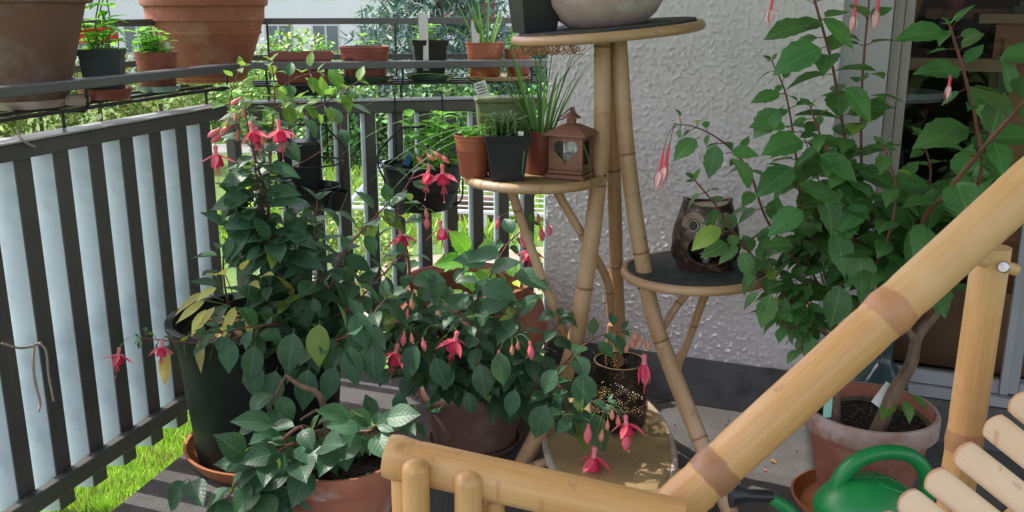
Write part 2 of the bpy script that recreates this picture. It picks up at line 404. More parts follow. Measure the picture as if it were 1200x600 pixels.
# the room seen through the glass
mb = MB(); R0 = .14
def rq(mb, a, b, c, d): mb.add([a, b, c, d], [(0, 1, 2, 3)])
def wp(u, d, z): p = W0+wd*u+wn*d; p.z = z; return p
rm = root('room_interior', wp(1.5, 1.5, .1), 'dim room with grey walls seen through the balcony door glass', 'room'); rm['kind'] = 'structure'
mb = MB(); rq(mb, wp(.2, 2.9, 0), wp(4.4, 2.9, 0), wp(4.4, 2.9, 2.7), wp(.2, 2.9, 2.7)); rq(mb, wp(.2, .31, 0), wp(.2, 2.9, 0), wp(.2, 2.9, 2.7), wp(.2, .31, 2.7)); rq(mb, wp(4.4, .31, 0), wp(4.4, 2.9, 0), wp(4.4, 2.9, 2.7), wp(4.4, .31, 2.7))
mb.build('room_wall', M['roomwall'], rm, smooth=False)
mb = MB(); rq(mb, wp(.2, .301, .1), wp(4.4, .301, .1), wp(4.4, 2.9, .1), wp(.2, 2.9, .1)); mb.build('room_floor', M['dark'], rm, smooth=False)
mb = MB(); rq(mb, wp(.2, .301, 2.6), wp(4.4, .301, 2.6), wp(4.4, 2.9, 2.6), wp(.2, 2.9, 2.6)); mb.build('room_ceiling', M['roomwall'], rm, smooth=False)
def onW(px, py, d): return on_plane(px, py, W0, wn, d)
def wu(p): return (p-W0).dot(wd)
# cabinet (right), desk, shelf, chair inside
a = onW(1168, 28, .9); b = onW(1230, 62, .9)
cb = root('wooden_cabinet', wp(wu(a)+.3, 1.1, .1), 'orange brown wooden drawer cabinet inside the room behind the door', 'cabinet')
mb = MB(); wbox(mb, wu(a), wu(a)+.8, .1, a.z, .9, 1.3); mb.build('cabinet_body', M['woodred'], cb, smooth=False)
mb = MB(); wbox(mb, wu(a)-.06, wu(a)+.86, a.z+.002, a.z+.035, .87, 1.32); mb.build('cabinet_top', M['woodpale'], cb, smooth=False)
for q in range(3):
    mb = MB(); wbox(mb, wu(a)+.03, wu(a)+.77, a.z-.05-.27*q-.22, a.z-.05-.27*q, .885, .898); mb.build('drawer_front', M['woodred'], cb, smooth=False)
mb = MB(); wbox(mb, wu(a)+.05, wu(a)+.35, a.z+.037, a.z+.06, .92, 1.15); wbox(mb, wu(a)+.07, wu(a)+.33, a.z+.062, a.z+.08, .94, 1.14)
tag(mb.build('book_stack', M['gdark'], None, smooth=False), 'two dark books lying flat on the indoor wooden cabinet', 'books')
a = onW(1085, 16, 1.5); b = onW(1165, 22, 1.5)
sh = root('wall_shelf', wp(wu(a)+.2, 1.6, a.z), 'brown wooden shelf inside the room carrying a pink pot', 'shelf')
mb = MB(); wbox(mb, wu(a), wu(b)+.25, a.z-.02, a.z+.02, 1.45, 1.8); mb.build('shelf_board', M['woodred'], sh, smooth=False)
mb = MB(); wbox(mb, wu(a)+.05, wu(a)+.08, a.z-.2, a.z-.022, 1.5, 1.8); wbox(mb, wu(b)+.1, wu(b)+.13, a.z-.2, a.z-.022, 1.5, 1.8); build_pieces(mb, 'bracket', M['dark'], sh, smooth=False)
c = wp(wu(onW(1118, 10, 1.55)), 1.6, a.z+.022); mb = MB(); lathe(mb, [(.035, 0), (.05, .09), (.055, .10), (.05, .10), (.03, .02)], c, 20)
tag(mb.build('pink_pot', M['pink']), 'small pink flower pot on the shelf inside the room', 'pot')
a = onW(1032, 68, .75); b = onW(1100, 72, .75)
dk = root('desk', wp((wu(a)+wu(b))/2, 1, .1), 'dark desk with a pale edge inside the room, under the shelf', 'desk')
mb = MB(); wbox(mb, wu(a)-.25, wu(b)+.25, a.z-.04, a.z, .8, 1.35); mb.build('desk_top', M['dark'], dk, smooth=False)
mb = MB(); wbox(mb, wu(a)-.25, wu(b)+.25, a.z-.042, a.z+.002, .785, .798); mb.build('desk_edge', M['woodpale'], dk, smooth=False)
mb = MB()
for uu in (wu(a)-.22, wu(b)+.22):
    for d in (.84, 1.3): wbox(mb, uu-.02, uu+.02, .1, a.z-.045, d-.02, d+.02)
build_pieces(mb, 'leg', M['dark'], dk, smooth=False)
a = onW(1045, 22, .95); mb = MB(); box(mb, wp(wu(a), 1.0, onW(1045, 68, .95).z+.12), (.16, .05, .26), Matrix.Rotation(.25, 3, 'Y'), bev=.01)
tag(mb.build('wooden_box', M['beigepanel'], None, smooth=False), 'ochre wooden board leaning on the indoor desk', 'board')
a = onW(1050, 108, .55); st = root('round_stool', wp(wu(a), .62, .1), 'grey round stool standing just inside the glass door', 'stool')
mb = MB(); lathe(mb, [(.0, 0), (.15, 0), (.16, .012), (.155, .03), (0, .035)], wp(wu(a), .62, a.z-.03), 30); mb.build('seat', M['whiteglaze'], st)
mb = MB()
for q in range(3): tube(mb, [wp(wu(a), .62, a.z-.03), wp(wu(a)+.15*math.cos(q*2.1), .62+.15*math.sin(q*2.1), .1)], .012, 8)
build_pieces(mb, 'leg', M['dark'], st)
mb = MB(); a = onW(1050, 408, .35); b = onW(1260, 440, .35); wbox(mb, wu(a)-.2, wu(b)+.3, .11, a.z+.22, .40, .42)
tag(mb.build('beige_board', M['beigepanel'], None, smooth=False), 'low brown panel standing behind the door glass near the floor', 'panel')
# ------------------------------------------------------------ railings
def railing(p0, d, nrm, length, name, label, first, pitch, extra_back, ww=.038, dp=.052):
    rt = root(name, p0, label, 'railing'); 
    a = p0-d*extra_back; b = p0+d*length
    def Z(p, z): return Vector((p.x, p.y, z))
    mb = MB(); beam(mb, Z(a+nrm*.03, .960), Z(b+nrm*.03, .960), .062, .042, bev=.004); mb.build('handrail', M['railmetal'], rt, smooth=False)
    mb = MB(); beam(mb, Z(a+nrm*.030, .9845), Z(b+nrm*.030, .9845), .078, .005); mb.build('handrail_cap', M['railtop'], rt, smooth=False)
    mb = MB(); beam(mb, Z(a+nrm*.004, .055), Z(b+nrm*.004, .055), .03, .05, bev=.003); mb.build('bottom_rail', M['railmetal'], rt, smooth=False)
    # deep slats: dark inner face, sky-lit side colour, hung outside the bottom rail
    L = length+extra_back; n = int(L/pitch)
    mbs = MB(); R = Matrix((d, nrm, Vector((0, 0, 1)))).transposed()
    base = Z(a, 0)
    cc = Vector((0, 0, 0))
    hz = (.939+.028)/2
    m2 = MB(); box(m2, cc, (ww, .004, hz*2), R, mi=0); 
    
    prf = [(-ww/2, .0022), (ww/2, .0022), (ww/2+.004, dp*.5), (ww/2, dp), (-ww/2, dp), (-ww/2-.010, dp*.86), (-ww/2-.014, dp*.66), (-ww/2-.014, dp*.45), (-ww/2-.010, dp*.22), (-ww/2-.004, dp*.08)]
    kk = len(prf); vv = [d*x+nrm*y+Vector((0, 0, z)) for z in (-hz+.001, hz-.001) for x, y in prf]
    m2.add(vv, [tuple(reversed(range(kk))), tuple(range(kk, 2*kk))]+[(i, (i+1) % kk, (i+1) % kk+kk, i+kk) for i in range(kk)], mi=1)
    proto = m2.build('slat', [M['railmetal'], M['skylit_side']], rt, smooth=True, angle=50, off=Vector((0, 0, 0)))
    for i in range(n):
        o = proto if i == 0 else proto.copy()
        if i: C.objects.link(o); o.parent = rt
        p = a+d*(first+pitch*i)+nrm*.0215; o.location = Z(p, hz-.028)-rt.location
    return rt
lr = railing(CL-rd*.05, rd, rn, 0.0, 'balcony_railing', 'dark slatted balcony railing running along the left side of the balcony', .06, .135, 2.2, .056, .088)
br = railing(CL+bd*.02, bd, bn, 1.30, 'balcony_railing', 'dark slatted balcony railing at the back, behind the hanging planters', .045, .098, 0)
mb = MB(); q = CL+rn*.02; box(mb, (q.x, q.y, .465), (.04, .04, .93), rotz(math.atan2(rd.y, rd.x)), bev=.004); 
tag(mb.build('railing_post', M['railmetal'], None, smooth=False), 'corner post where the two slatted railings meet', 'post')
# string tied to the left railing
def onL(px, py, off=0): return on_plane(px, py, RL, rn, off)
def onB(px, py, off=0): return on_plane(px, py, CL, bn, off)
mb = MB(); tube(mb, smooth_path([onL(2, 402, -.008), onL(25, 408, -.014), onL(48, 402, -.008)]), .0035, 6)
tube(mb, smooth_path([onL(40, 403, -.012), onL(39, 430, -.02), onL(43, 455, -.014), onL(47, 472, -.02), onL(45, 482, -.025)]), .0035, 6)
tube(mb, smooth_path([onL(46, 402, -.012), onL(54, 412, -.02), onL(57, 440, -.016), onL(63, 470, -.02)]), .003, 6)
tag(mb.build('string', M['string']), 'frayed beige string tied around the left railing slats', 'string')
mb = MB(); tube(mb, smooth_path([onL(20, 152, .02), onL(24, 162, -.012), onL(32, 168, -.02), onL(41, 172, -.012)]), .003, 6)
tag(mb.build('twine_knot', M['string']), 'short white twine knotted over the left handrail', 'string')
# ------------------------------------------------------------ shelf racks above the railings
def rack(p0, p1, nrm, label, hang=()):
    rt = root('planter_rack', p0, label, 'rack'); d = (p1-p0).normalized()
    def Z(p, z): return Vector((p.x, p.y, z))
    mb = MB(); beam(mb, Z(p0-nrm*.03, 1.110), Z(p1-nrm*.03, 1.110), .046, .026, bev=.003); mb.build('front_bar', M['rackbar'], rt, smooth=False)
    mb = MB()
    for o in (-.02, .07, .16): beam(mb, Z(p0+nrm*o, 1.044), Z(p1+nrm*o, 1.044), .022, .008)
    mb.build('base_bars', M['blackwire'], rt, smooth=False)
    mb = MB(); beam(mb, Z(p0+nrm*.24, 1.125), Z(p1+nrm*.24, 1.125), .012, .02); mb.build('rear_bar', M['rackbar'], rt, smooth=False)
    mb = MB(); beam(mb, Z(p0+nrm*.24, 1.255), Z(p1+nrm*.24, 1.255), .012, .022); mb.build('rear_bar', M['rackbar'], rt, smooth=False)
    L = (p1-p0).length; n = max(2, int(L/.55)); mb = MB()
    for i in range(n+1):
        q = p0+d*(.06+(L-.12)*i/n)
        tube(mb, [Z(q-nrm*.034, 1.098), Z(q-nrm*.033, 1.046), Z(q-nrm*.02, 1.036), Z(q+nrm*.225, 1.036), Z(q+nrm*.24, 1.05), Z(q+nrm*.24, 1.244)], .004, 6)
        tube(mb, [Z(q+nrm*.05, 1.034), Z(q+nrm*.05, .988)], .005, 6)
    build_pieces(mb, 'bracket', M['blackwire'], rt); return rt
def Zv(p, z): return Vector((p.x, p.y, z))
rackL = rack(RL-rd*1.85, CL-rd*.04, rn, 'black metal shelf rack on the left railing under the two big terracotta pots')
rackB = rack(CL+bd*.05, CL+bd*1.10, bn, 'black metal shelf rack on the back railing carrying small pots')
# ------------------------------------------------------------ pots
def pot_mesh(kind, c, r, h, rb=None):
    """returns (MB wall, inner soil z, soil radius)"""
    mb = MB(); rb = rb or r*.7
    if kind == 'terra':      # classic flower pot with a thick rim band
        rim = .2*h; t = .06*r
        pr = [(rb*.96, 0), (rb, .004), (r*.90, h-rim), (r*.985, h-rim+.004), (r, h-rim+.012), (r*1.0, h-.008), (r*.985, h), (r*.93, h), (r*.915, h-.006), (r*.87, h-rim), (rb*.9, .02), (0, .02)]
    elif kind == 'terraband':
        rim = .16*h
        pr = [(rb*.96, 0), (rb, .005), (r*.84, h*.50), (r*.865, h*.505), (r*.87, h*.53), (r*.86, h*.54), (r*.90, h-rim*2.2), (r*.93, h-rim*2.18), (r*.935, h-rim*1.25), (r*.985, h-rim*1.2), (r, h-rim), (r, h-.01), (r*.98, h), (r*.92, h), (r*.9, h-.01), (rb*.88, .02), (0, .02)]
    elif kind == 'plastic':
        rim = .16*h; k = .004
        pr = [(rb*.95, 0), (rb, .003), (r*.90, h-rim), (r*.94, h-rim+.002), (r*.955, h-.004), (r, h-.003), (r, h), (r*.94, h), (r*.92, h-rim), (rb*.93, .006), (0, .006)]
    elif kind == 'bowl':
        pr = [(rb*.9, 0), (rb, .004), (r*.78, h*.25), (r*.93, h*.55), (r*.99, h*.85), (r, h), (r*.95, h), (r*.93, h*.85), (r*.7, h*.3), (0, .02)]
    elif kind == 'urn':
        pr = [(rb*.95, 0), (rb, .008), (r*.80, h*.25), (r*.97, h*.52), (r, h*.66), (r*.95, h*.80), (r*.80, h*.90), (r*.74, h*.93), (r*.80, h*.97), (r*.82, h), (r*.76, h), (r*.70, h*.95), (r*.72, h*.9), (r*.7, h*.6), (0, h*.5)]
    lathe(mb, pr, c, 56 if r > .1 else 36)
    return mb
def soil_mesh(c, r, z, amp=.008, seed=0):
    mb = MB(); n = 14; vs = [Vector(c)+Vector((0, 0, z+amp))]; fs = []
    sg = 28
    for i in range(1, n+1):
        for k in range(sg):
            a = 2*PI*k/sg; q = r*i/n; p = Vector((q*math.cos(a), q*math.sin(a), 0))
            p.z = z+amp*(1.5*noise.noise(p*35+Vector((seed, 0, 0)))+noise.noise(p*90)); vs.append(Vector(c)+p)
    for k in range(sg): fs.append((0, 1+k, 1+(k+1) % sg))
    for i in range(n-1):
        for k in range(sg):
            a = 1+i*sg+k; b = 1+i*sg+(k+1) % sg; fs.append((a, a+sg, b+sg, b))
    mb.add(vs, fs); return mb
def saucer(c, r, h, mat, label, grp=None):
    mb = MB(); lathe(mb, [(r*.85, 0), (r*.88, .003), (r*.97, h*.7), (r, h), (r*.96, h), (r*.93, h*.7), (r*.84, h*.25), (0, h*.25)], c, 44)
    return tag(mb.build('saucer', M[mat]), label, 'saucer', grp)
def flatcard(name, a, b, w, parent, mat='label', label=None, cat=None, nrm=None):
    """thin plant tag from a (bottom) to b (top)"""
    a = Vector(a); b = Vector(b); d = (b-a).normalized(); n0 = Vector(nrm or (0, -1, .2)); s = d.cross(n0).normalized(); n1 = s.cross(d)
    mb = MB(); box(mb, (a+b)/2, (w, .0012, (b-a).length), Matrix((s, n1, d)).transposed()); o = mb.build(name, M[mat], parent, smooth=False)
    if label: tag(o, label, cat)
    return o
def text_obj(body, size, mat, M3, loc, parent, name='lettering', bend=None):
    cu = bpy.data.curves.new(name, 'FONT'); cu.body = body; cu.size = size; cu.align_x = 'CENTER'; cu.align_y = 'CENTER'; cu.extrude = .0003
    t = bpy.data.objects.new(name, cu); C.objects.link(t); bpy.context.view_layer.update()
    me = bpy.data.meshes.new_from_object(t.evaluated_get(bpy.context.evaluated_depsgraph_get())); bpy.data.objects.remove(t); me.name = name
    for v in me.vertices:
        p = v.co.copy()
        if bend: R_ = bend; a = p.x/R_; p = Vector((R_*math.sin(a), p.y, R_*math.cos(a)-R_+p.z))
        v.co = M3 @ p
    me.materials.clear(); me.materials.append(M[mat]); o = bpy.data.objects.new(name, me); C.objects.link(o); o.location = Vector(loc)-(parent.location if parent else Vector()); o.parent = parent; return o
# ------------------------------------------------------------ small plants
def leaf(mb, base, d, nrm, L, W, bend=.5, fold=.25, tint=(1, 1, 1), rows=8, tip=1.25, wave=0.0, serr=0.0, mi=0):
    d = Vector(d).normalized(); nrm = Vector(nrm); s = d.cross(nrm)
    if s.length < 1e-4: s = d.cross(Vector((1, 0, .3)))
    s.normalize(); nrm = s.cross(d)
    p = Vector(base); vs = []; uv = []; fs = []; cs = (-1, -.5, 0, .5, 1)
    ph = random.random()*6
    for i in range(rows+1):
        t = i/rows; a = -bend*t; dd = d*math.cos(a)+nrm*math.sin(a); nn = nrm*math.cos(a)-d*math.sin(a)
        if i: p = p+dd*(L/rows)
        w = (math.sin(PI*min(1, t**.78))**.85)*(1-t*.0)*(1-.35*max(0, t-.6)/.4) if 0 < t < 1 else .015
        if serr and 0 < i < rows and i % 2: w *= 1-serr
        for j in cs:
            q = p+s*(j*w*W*.5)+nn*(abs(j)*w*W*.5*fold+wave*W*math.sin(ph+t*7+j*2)*abs(j)*.3)
            vs.append(q); uv.append((t, .5+.5*j*w))
    for i in range(rows):
        for k in range(4):
            a = i*5+k; fs.append((a, a+1, a+6, a+5))
    mb.add(vs, fs, uv, tint, mi)
def strap(mb, base, d, L, w, droop, tint=(1, 1, 1), rows=14, fold=.4):
    d = Vector(d).normalized(); p = Vector(base); vs = []; uv = []; fs = []
    s = d.cross(Vector((0, 0, 1)));
    if s.length < .05: s = Vector((1, 0, 0))
    s.normalize()
    for i in range(rows+1):
        t = i/rows; 
        if i: d = (d+Vector((0, 0, -droop/rows))).normalized(); p = p+d*(L/rows)
        n1 = s.cross(d); ww = w*(1-t**2.5)*.5+.0003
        vs += [p-s*ww+n1*ww*fold, p, p+s*ww+n1*ww*fold]; uv += [(t, 0), (t, .5), (t, 1)]
    for i in range(rows):
        for k in range(2): a = i*3+k; fs.append((a, a+1, a+4, a+3))
    mb.add(vs, fs, uv, tint)
def sprouts(rt, c, r, n, h, ls, rnd, leafm='bleaf', stemm='gstem', pairs=3, lean=.25, W=.6):
    ms = MB(); ml = MB()
    for i in range(n):
        a = rnd.random()*2*PI; q = r*math.sqrt(rnd.random()); b = Vector(c)+Vector((q*math.cos(a), q*math.sin(a), 0))
        hh = h*rnd.uniform(.6, 1.15); e = b+Vector((rnd.uniform(-lean, lean)*hh, rnd.uniform(-lean, lean)*hh, hh))
        pth = smooth_path([b, b.lerp(e, .5)+Vector((rnd.uniform(-.1, .1)*hh, 0, 0)), e], 3); tube(ms, pth, .0012+h*.006, 5)
        a0 = rnd.random()*PI
        for k in range(pairs):
            t = (k+1)/pairs; idx = min(len(pth)-1, int(t*(len(pth)-1)+.5)); p = pth[idx]; a0 += PI/2
            for s in (0, PI):
                dd = Vector((math.cos(a0+s), math.sin(a0+s), rnd.uniform(.1, .7))); L = ls*rnd.uniform(.7, 1.2)*(.75+.25*math.sin(PI*t)); k2 = rnd.uniform(.75, 1.25)
                leaf(ml, p, dd, (0, 0, 1), L, L*W, rnd.uniform(.3, 1), .2, (k2, k2, k2*.9), rows=5)
    ms.build('stem', M[stemm], rt); return ml.build('foliage', M[leafm], rt)
def small_pot(name, label, cat, kind, mat, c, r, h, rb=None, square=False, ang=0, group=None):
    rt = root(name, c, label, cat, group)
    if square:
        mb = MB(); R = rotz(ang); w0 = r*2; t0 = (rb or r*.72)/r
        # hollow square pot
        def rg(z, k): return [Vector(c)+R @ Vector((sx*r*k, sy*r*k, z)) for sx, sy in ((-1, -1), (1, -1), (1, 1), (-1, 1))]
        L = [rg(0, t0), rg(h*.86, .93), rg(h*.865, .99), rg(h, 1.03), rg(h, .95), rg(h*.86, .9), rg(.01, t0*.93)]
        vs = [p for q in L for p in q]; fs = [(3, 2, 1, 0)]
        for i in range(len(L)-1):
            for k in range(4): a = i*4+k; b = i*4+(k+1) % 4; fs.append((a, b, b+4, a+4))
        fs.append(tuple(range((len(L)-1)*4, len(L)*4))); mb.add(vs, fs); mb.build('pot', M[mat], rt, smooth=False)
        mb = MB(); z = h*.87; q = r*.9; n = 8; vs = []; fs = []
        for i in range(n+1):
            for j in range(n+1):
                p = Vector((q*(2*i/n-1), q*(2*j/n-1), 0)); p.z = z+.005*noise.noise(p*60); vs.append(Vector(c)+R @ p)
        for i in range(n):
            for j in range(n): a = i*(n+1)+j; fs.append((a, a+n+1, a+n+2, a+1))
        mb.add(vs, fs); mb.build('soil', M['soil'], rt, angle=180)
    else:
        pot_mesh(kind, c, r, h, rb).build('pot', M[mat], rt)
        soil_mesh(c, r*.88, h*.87, .006, c[0]*10).build('soil', M['soil'], rt, angle=180)
    return rt
rnd = random.Random(42)
# --- on the left rack
zb = 1.049
def rackpt(px, py, line, off=.10, z=zb):
    p = line(px, py, off); p.z = z; return p
c = rackpt(24, 118, onL, .135); 
sc_ = c+Vector((0, 0, .0))
saucer(c, .125, .022, 'grout', 'pale grey clay saucer under the big weathered pot at the far left')
c2 = c+Vector((0, 0, .007)); rt = root('large_flower_pot', c2, 'big weathered grey brown terracotta pot at the far left edge, cut by the frame', 'flower pot', 'large terracotta pots on the left rack')
pot_mesh('terra', c2, .205, .32, .115).build('pot', M['terraold'], rt); soil_mesh(c2, .17, .27).build('soil', M['soil'], rt, angle=180)
sprouts(rt, c2+Vector((0, 0, .27)), .12, 14, .2, .05, rnd)
c = rackpt(124, 105, onL, .07); saucer(c, .074, .03, 'pbrown', 'red brown plastic tray under the slate blue square pot')
c2 = c+Vector((0, 0, .006)); rt = small_pot('potted_seedling', 'slate blue square pot with a tall broad leaved seedling between the big terracotta pots', 'potted plant', 'plastic', 'pblue', c2, .058, .135, .046, True, .25)
sprouts(rt, c2+Vector((0, 0, .11)), .028, 6, .17, .075, rnd, 'bleaf', pairs=4, W=.5); sprouts(rt, c2+Vector((0, 0, .11)), .04, 10, .06, .035, rnd, 'bleaf')
mb = MB(); lathe(mb, [(0, 0), (.028, .004), (.035, .018), (.024, .03), (0, .032)], rackpt(91, 125, onL, .0, 1.049), 18)
tag(mb.build('pebble', M['grout']), 'beige pebble lying on the rack between two saucers', 'stone')
c = rackpt(186, 100, onL, .075); mb = MB(); saucer(c, .066, .018, 'gglass', 'pale green glass saucer under the brown herb pot')
c2 = c+Vector((0, 0, .006)); rt = small_pot('potted_herb', 'round brown pot with small light green herbs next to the larger banded pot', 'potted plant', 'plastic', 'pbrown', c2, .067, .115, .052)
sprouts(rt, c2+Vector((0, 0, .10)), .05, 26, .075, .038, rnd, 'bleaf', pairs=3); flatcard('plant_tag', c2+Vector((.045, -.02, .09)), c2+Vector((.047, -.02, .145)), .014, rt)
c = rackpt(247, 95, onL, .145); c.z = 1.049
saucer(c, .13, .02, 'saucer', 'terracotta saucer under the big banded pot in the railing corner')
c2 = c+Vector((0, 0, .006)); rt = root('large_flower_pot', c2, 'big orange brown terracotta pot with ribbed bands in the railing corner', 'flower pot', 'large terracotta pots on the left rack')
pot_mesh('terraband', c2, .215, .315, .125).build('pot', M['terra'], rt); soil_mesh(c2, .18, .27).build('soil', M['soil'], rt, angle=180)
mb = MB(); rr = .215*.937; hz_ = .315*.775; N = 26
for i in range(N):
    a0 = 2*PI*i/N; s = 2*PI/N*.8; q = [(0, 0), (0, 1), (.8, 1), (.8, .3), (.4, .3), (.4, .65)]
    pts = [c2+Vector((rr*math.cos(a0+s*x), rr*math.sin(a0+s*x), hz_+.026*y)) for x, y in q]
    for a, b in zip(pts, pts[1:]): tube(mb, [a, b], .0016, 4)
mb.build('key_pattern', M['terra'], rt)
sprouts(rt, c2+Vector((0, 0, .27)), .12, 12, .2, .05, rnd)
# --- on the back rack
def label_strip(rt, c, px_unused=None): pass
c = rackpt(354, 68, onB, .05); rt = root('potted_seedling', c, 'wide rectangular brown trough with two tiny seedlings on the back rack', 'potted plant')
mb = MB(); R = rotz(math.atan2(bd.y, bd.x))
def rg(z, kx, ky, hx=.108, hy=.06): return [c+R @ Vector((sx*hx*kx, sy*hy*ky, z)) for sx, sy in ((-1, -1), (1, -1), (1, 1), (-1, 1))]
L = [rg(0, .80, .78), rg(.08, .93, .93), rg(.081, .98, .98), rg(.105, 1, 1), rg(.105, .95, .92), rg(.085, .92, .88)]
vs = [p for q in L for p in q]; fs = [(3, 2, 1, 0)]
for i in range(len(L)-1):
    for k in range(4): a = i*4+k; b = i*4+(k+1) % 4; fs.append((a, b, b+4, a+4))
mb.add(vs, fs); mb.build('pot', M['pbrown'], rt, smooth=False)
mb = MB(); mb.add(rg(.086, .92, .88), [(0, 1, 2, 3)]); mb.build('soil', M['soil'], rt, smooth=False)
sprouts(rt, c+Vector((0, 0, .085)), .05, 4, .028, .022, rnd)
mb = MB(); box(mb, c+Vector((0, 0, -.03))-bn*.005, (.12, .08, .03), R); tag(mb.build('drip_tray', M['pdark'], None, smooth=False), 'dark tray hanging below the rectangular trough', 'tray')
c = rackpt(428, 75, onB, .05); saucer(c, .105, .022, 'gdark', 'dark green glazed saucer under the brown pot with the white print')
c2 = c+Vector((0, 0, .006)); rt = small_pot('potted_seedling', 'round brown pot printed BIO with one broad leaved seedling', 'potted plant', 'plastic', 'pbrown', c2, .093, .115, .072)
sprouts(rt, c2+Vector((0, 0, .10)), .005, 1, .05, .055, rnd, pairs=2, W=.7); sprouts(rt, c2+Vector((.01, 0, .10)), .02, 2, .03, .035, rnd, pairs=1)
vd = Vector((-.16, -.987, 0)); Mt = Matrix((Vector((.987, -.16, 0)), Vector((0, 0, 1)), vd)).transposed()
def potface(cc, r, z, ang):      # point on the pot side at angle from the viewing direction
    d = vd.copy(); d.rotate(Quaternion((0, 0, 1), ang)); x = Vector((-d.y, d.x, 0)); x = Vector((0, 0, 1)).cross(d); return cc+d*r+Vector((0, 0, z)), Matrix((x, Vector((0, 0, 1)), d)).transposed()
M['print'] = simple('pale_print', (.45, .38, .34), (.4, .34, .3), 9, .6); M['printdark'] = simple('dark_print', (.05, .04, .035), (.04, .03, .03), 9, .6)
q, mm = potface(c2, .0835, .060, -.42)
mb = MB()
for i in range(8):
    a0 = -.60+i*.05; 
    p0_, _ = potface(c2, .083, .042, a0); p1_, _ = potface(c2, .083, .042, a0+.052); p2_, _ = potface(c2, .0872, .078, a0+.052); p3_, _ = potface(c2, .0872, .078, a0); mb.add([p0_, p1_, p2_, p3_], [(0, 1, 2, 3)])
mb.build('print_ground', M['printdark'], rt, smooth=False)
text_obj('BIO', .026, 'print', mm, q+mm @ Vector((0, .004, .0035)), rt, 'lettering', .085)
text_obj('BIO POT', .007, 'print', mm, q+mm @ Vector((0, -.0155, .002)), rt, 'lettering', .085) if False else None
q, mm = potface(c2, .0868, .060, .42); mb = MB()
for i in range(20):
    a1, a2 = 2*PI*i/20, 2*PI*(i+1)/20
    tube(mb, [q+mm @ Vector((.013*math.cos(a1), .013*math.sin(a1), .0)), q+mm @ Vector((.013*math.cos(a2), .013*math.sin(a2), .0))], .0007, 4)
leaf(mb, q+mm @ Vector((-.006, -.008, .002)), mm @ Vector((.6, 1, 0)), mm @ Vector((0, 0, 1)), .02, .012, 0, 0); mb.build('emblem', M['print'], rt)
c = rackpt(503, 85, onB, .05); saucer(c, .088, .024, 'gdark', 'dark green glass saucer under the black square pot with the long white label')
c2 = c+Vector((0, 0, .008)); rt = small_pot('potted_seedling', 'black square pot with a long blank white label hanging down its front', 'potted plant', 'plastic', 'pblack', c2, .063, .135, .048, True, .2)
sprouts(rt, c2+Vector((-.01, 0, .11)), .03, 6, .07, .042, rnd, pairs=3)
q = c2+vd*.068; flatcard('plant_tag', q+Vector((-.002, .012, .03)), q+Vector((.0, -.004, .225)), .034, rt, nrm=vd)
c = rackpt(572, 85, onB, .045); mb = MB(); lathe(mb, [(0, 0), (.10, 0), (.115, .006), (.12, .014), (.115, .015), (.10, .009), (0, .009)], c+Vector((.04, .01, 0)), 40)
tag(mb.build('cork_coaster', M['woodpale']), 'round cork coloured tray under the two orange pots by the wall', 'tray')
c2 = c+Vector((-.012, 0, .011)); rt = small_pot('potted_chives', 'orange brown pot of upright green blades with a white label on the back rack', 'potted plant', 'plastic', 'porange', c2, .073, .122, .056)
mb = MB()
for i in range(14):
    a = rnd.random()*6.28; k = rnd.uniform(.8, 1.3); strap(mb, c2+Vector((.03*math.cos(a), .03*math.sin(a), .1)), (.35*math.cos(a)-.05, .3*math.sin(a), 1), rnd.uniform(.12, .22), .011, rnd.uniform(.05, .6), (k, k, k))
strap(mb, c2+Vector((-.02, 0, .1)), (-.9, 0, 1), .16, .014, .7, (1.2, 1.2, 1)); mb.build('foliage', M['grassblade'], rt)
flatcard('plant_tag', c2+Vector((-.03, -.04, .09)), c2+Vector((-.032, -.045, .20)), .028, rt, nrm=vd)
c2 = rackpt(607, 85, onB, .035)+Vector((0, 0, .011)); rt = small_pot('potted_herb', 'small orange pot with feathery green herb beside the chive pot', 'potted plant', 'plastic', 'porange', c2, .052, .098, .04)
sprouts(rt, c2+Vector((0, 0, .08)), .03, 16, .09, .03, rnd, 'bleaf', pairs=6, W=.25)
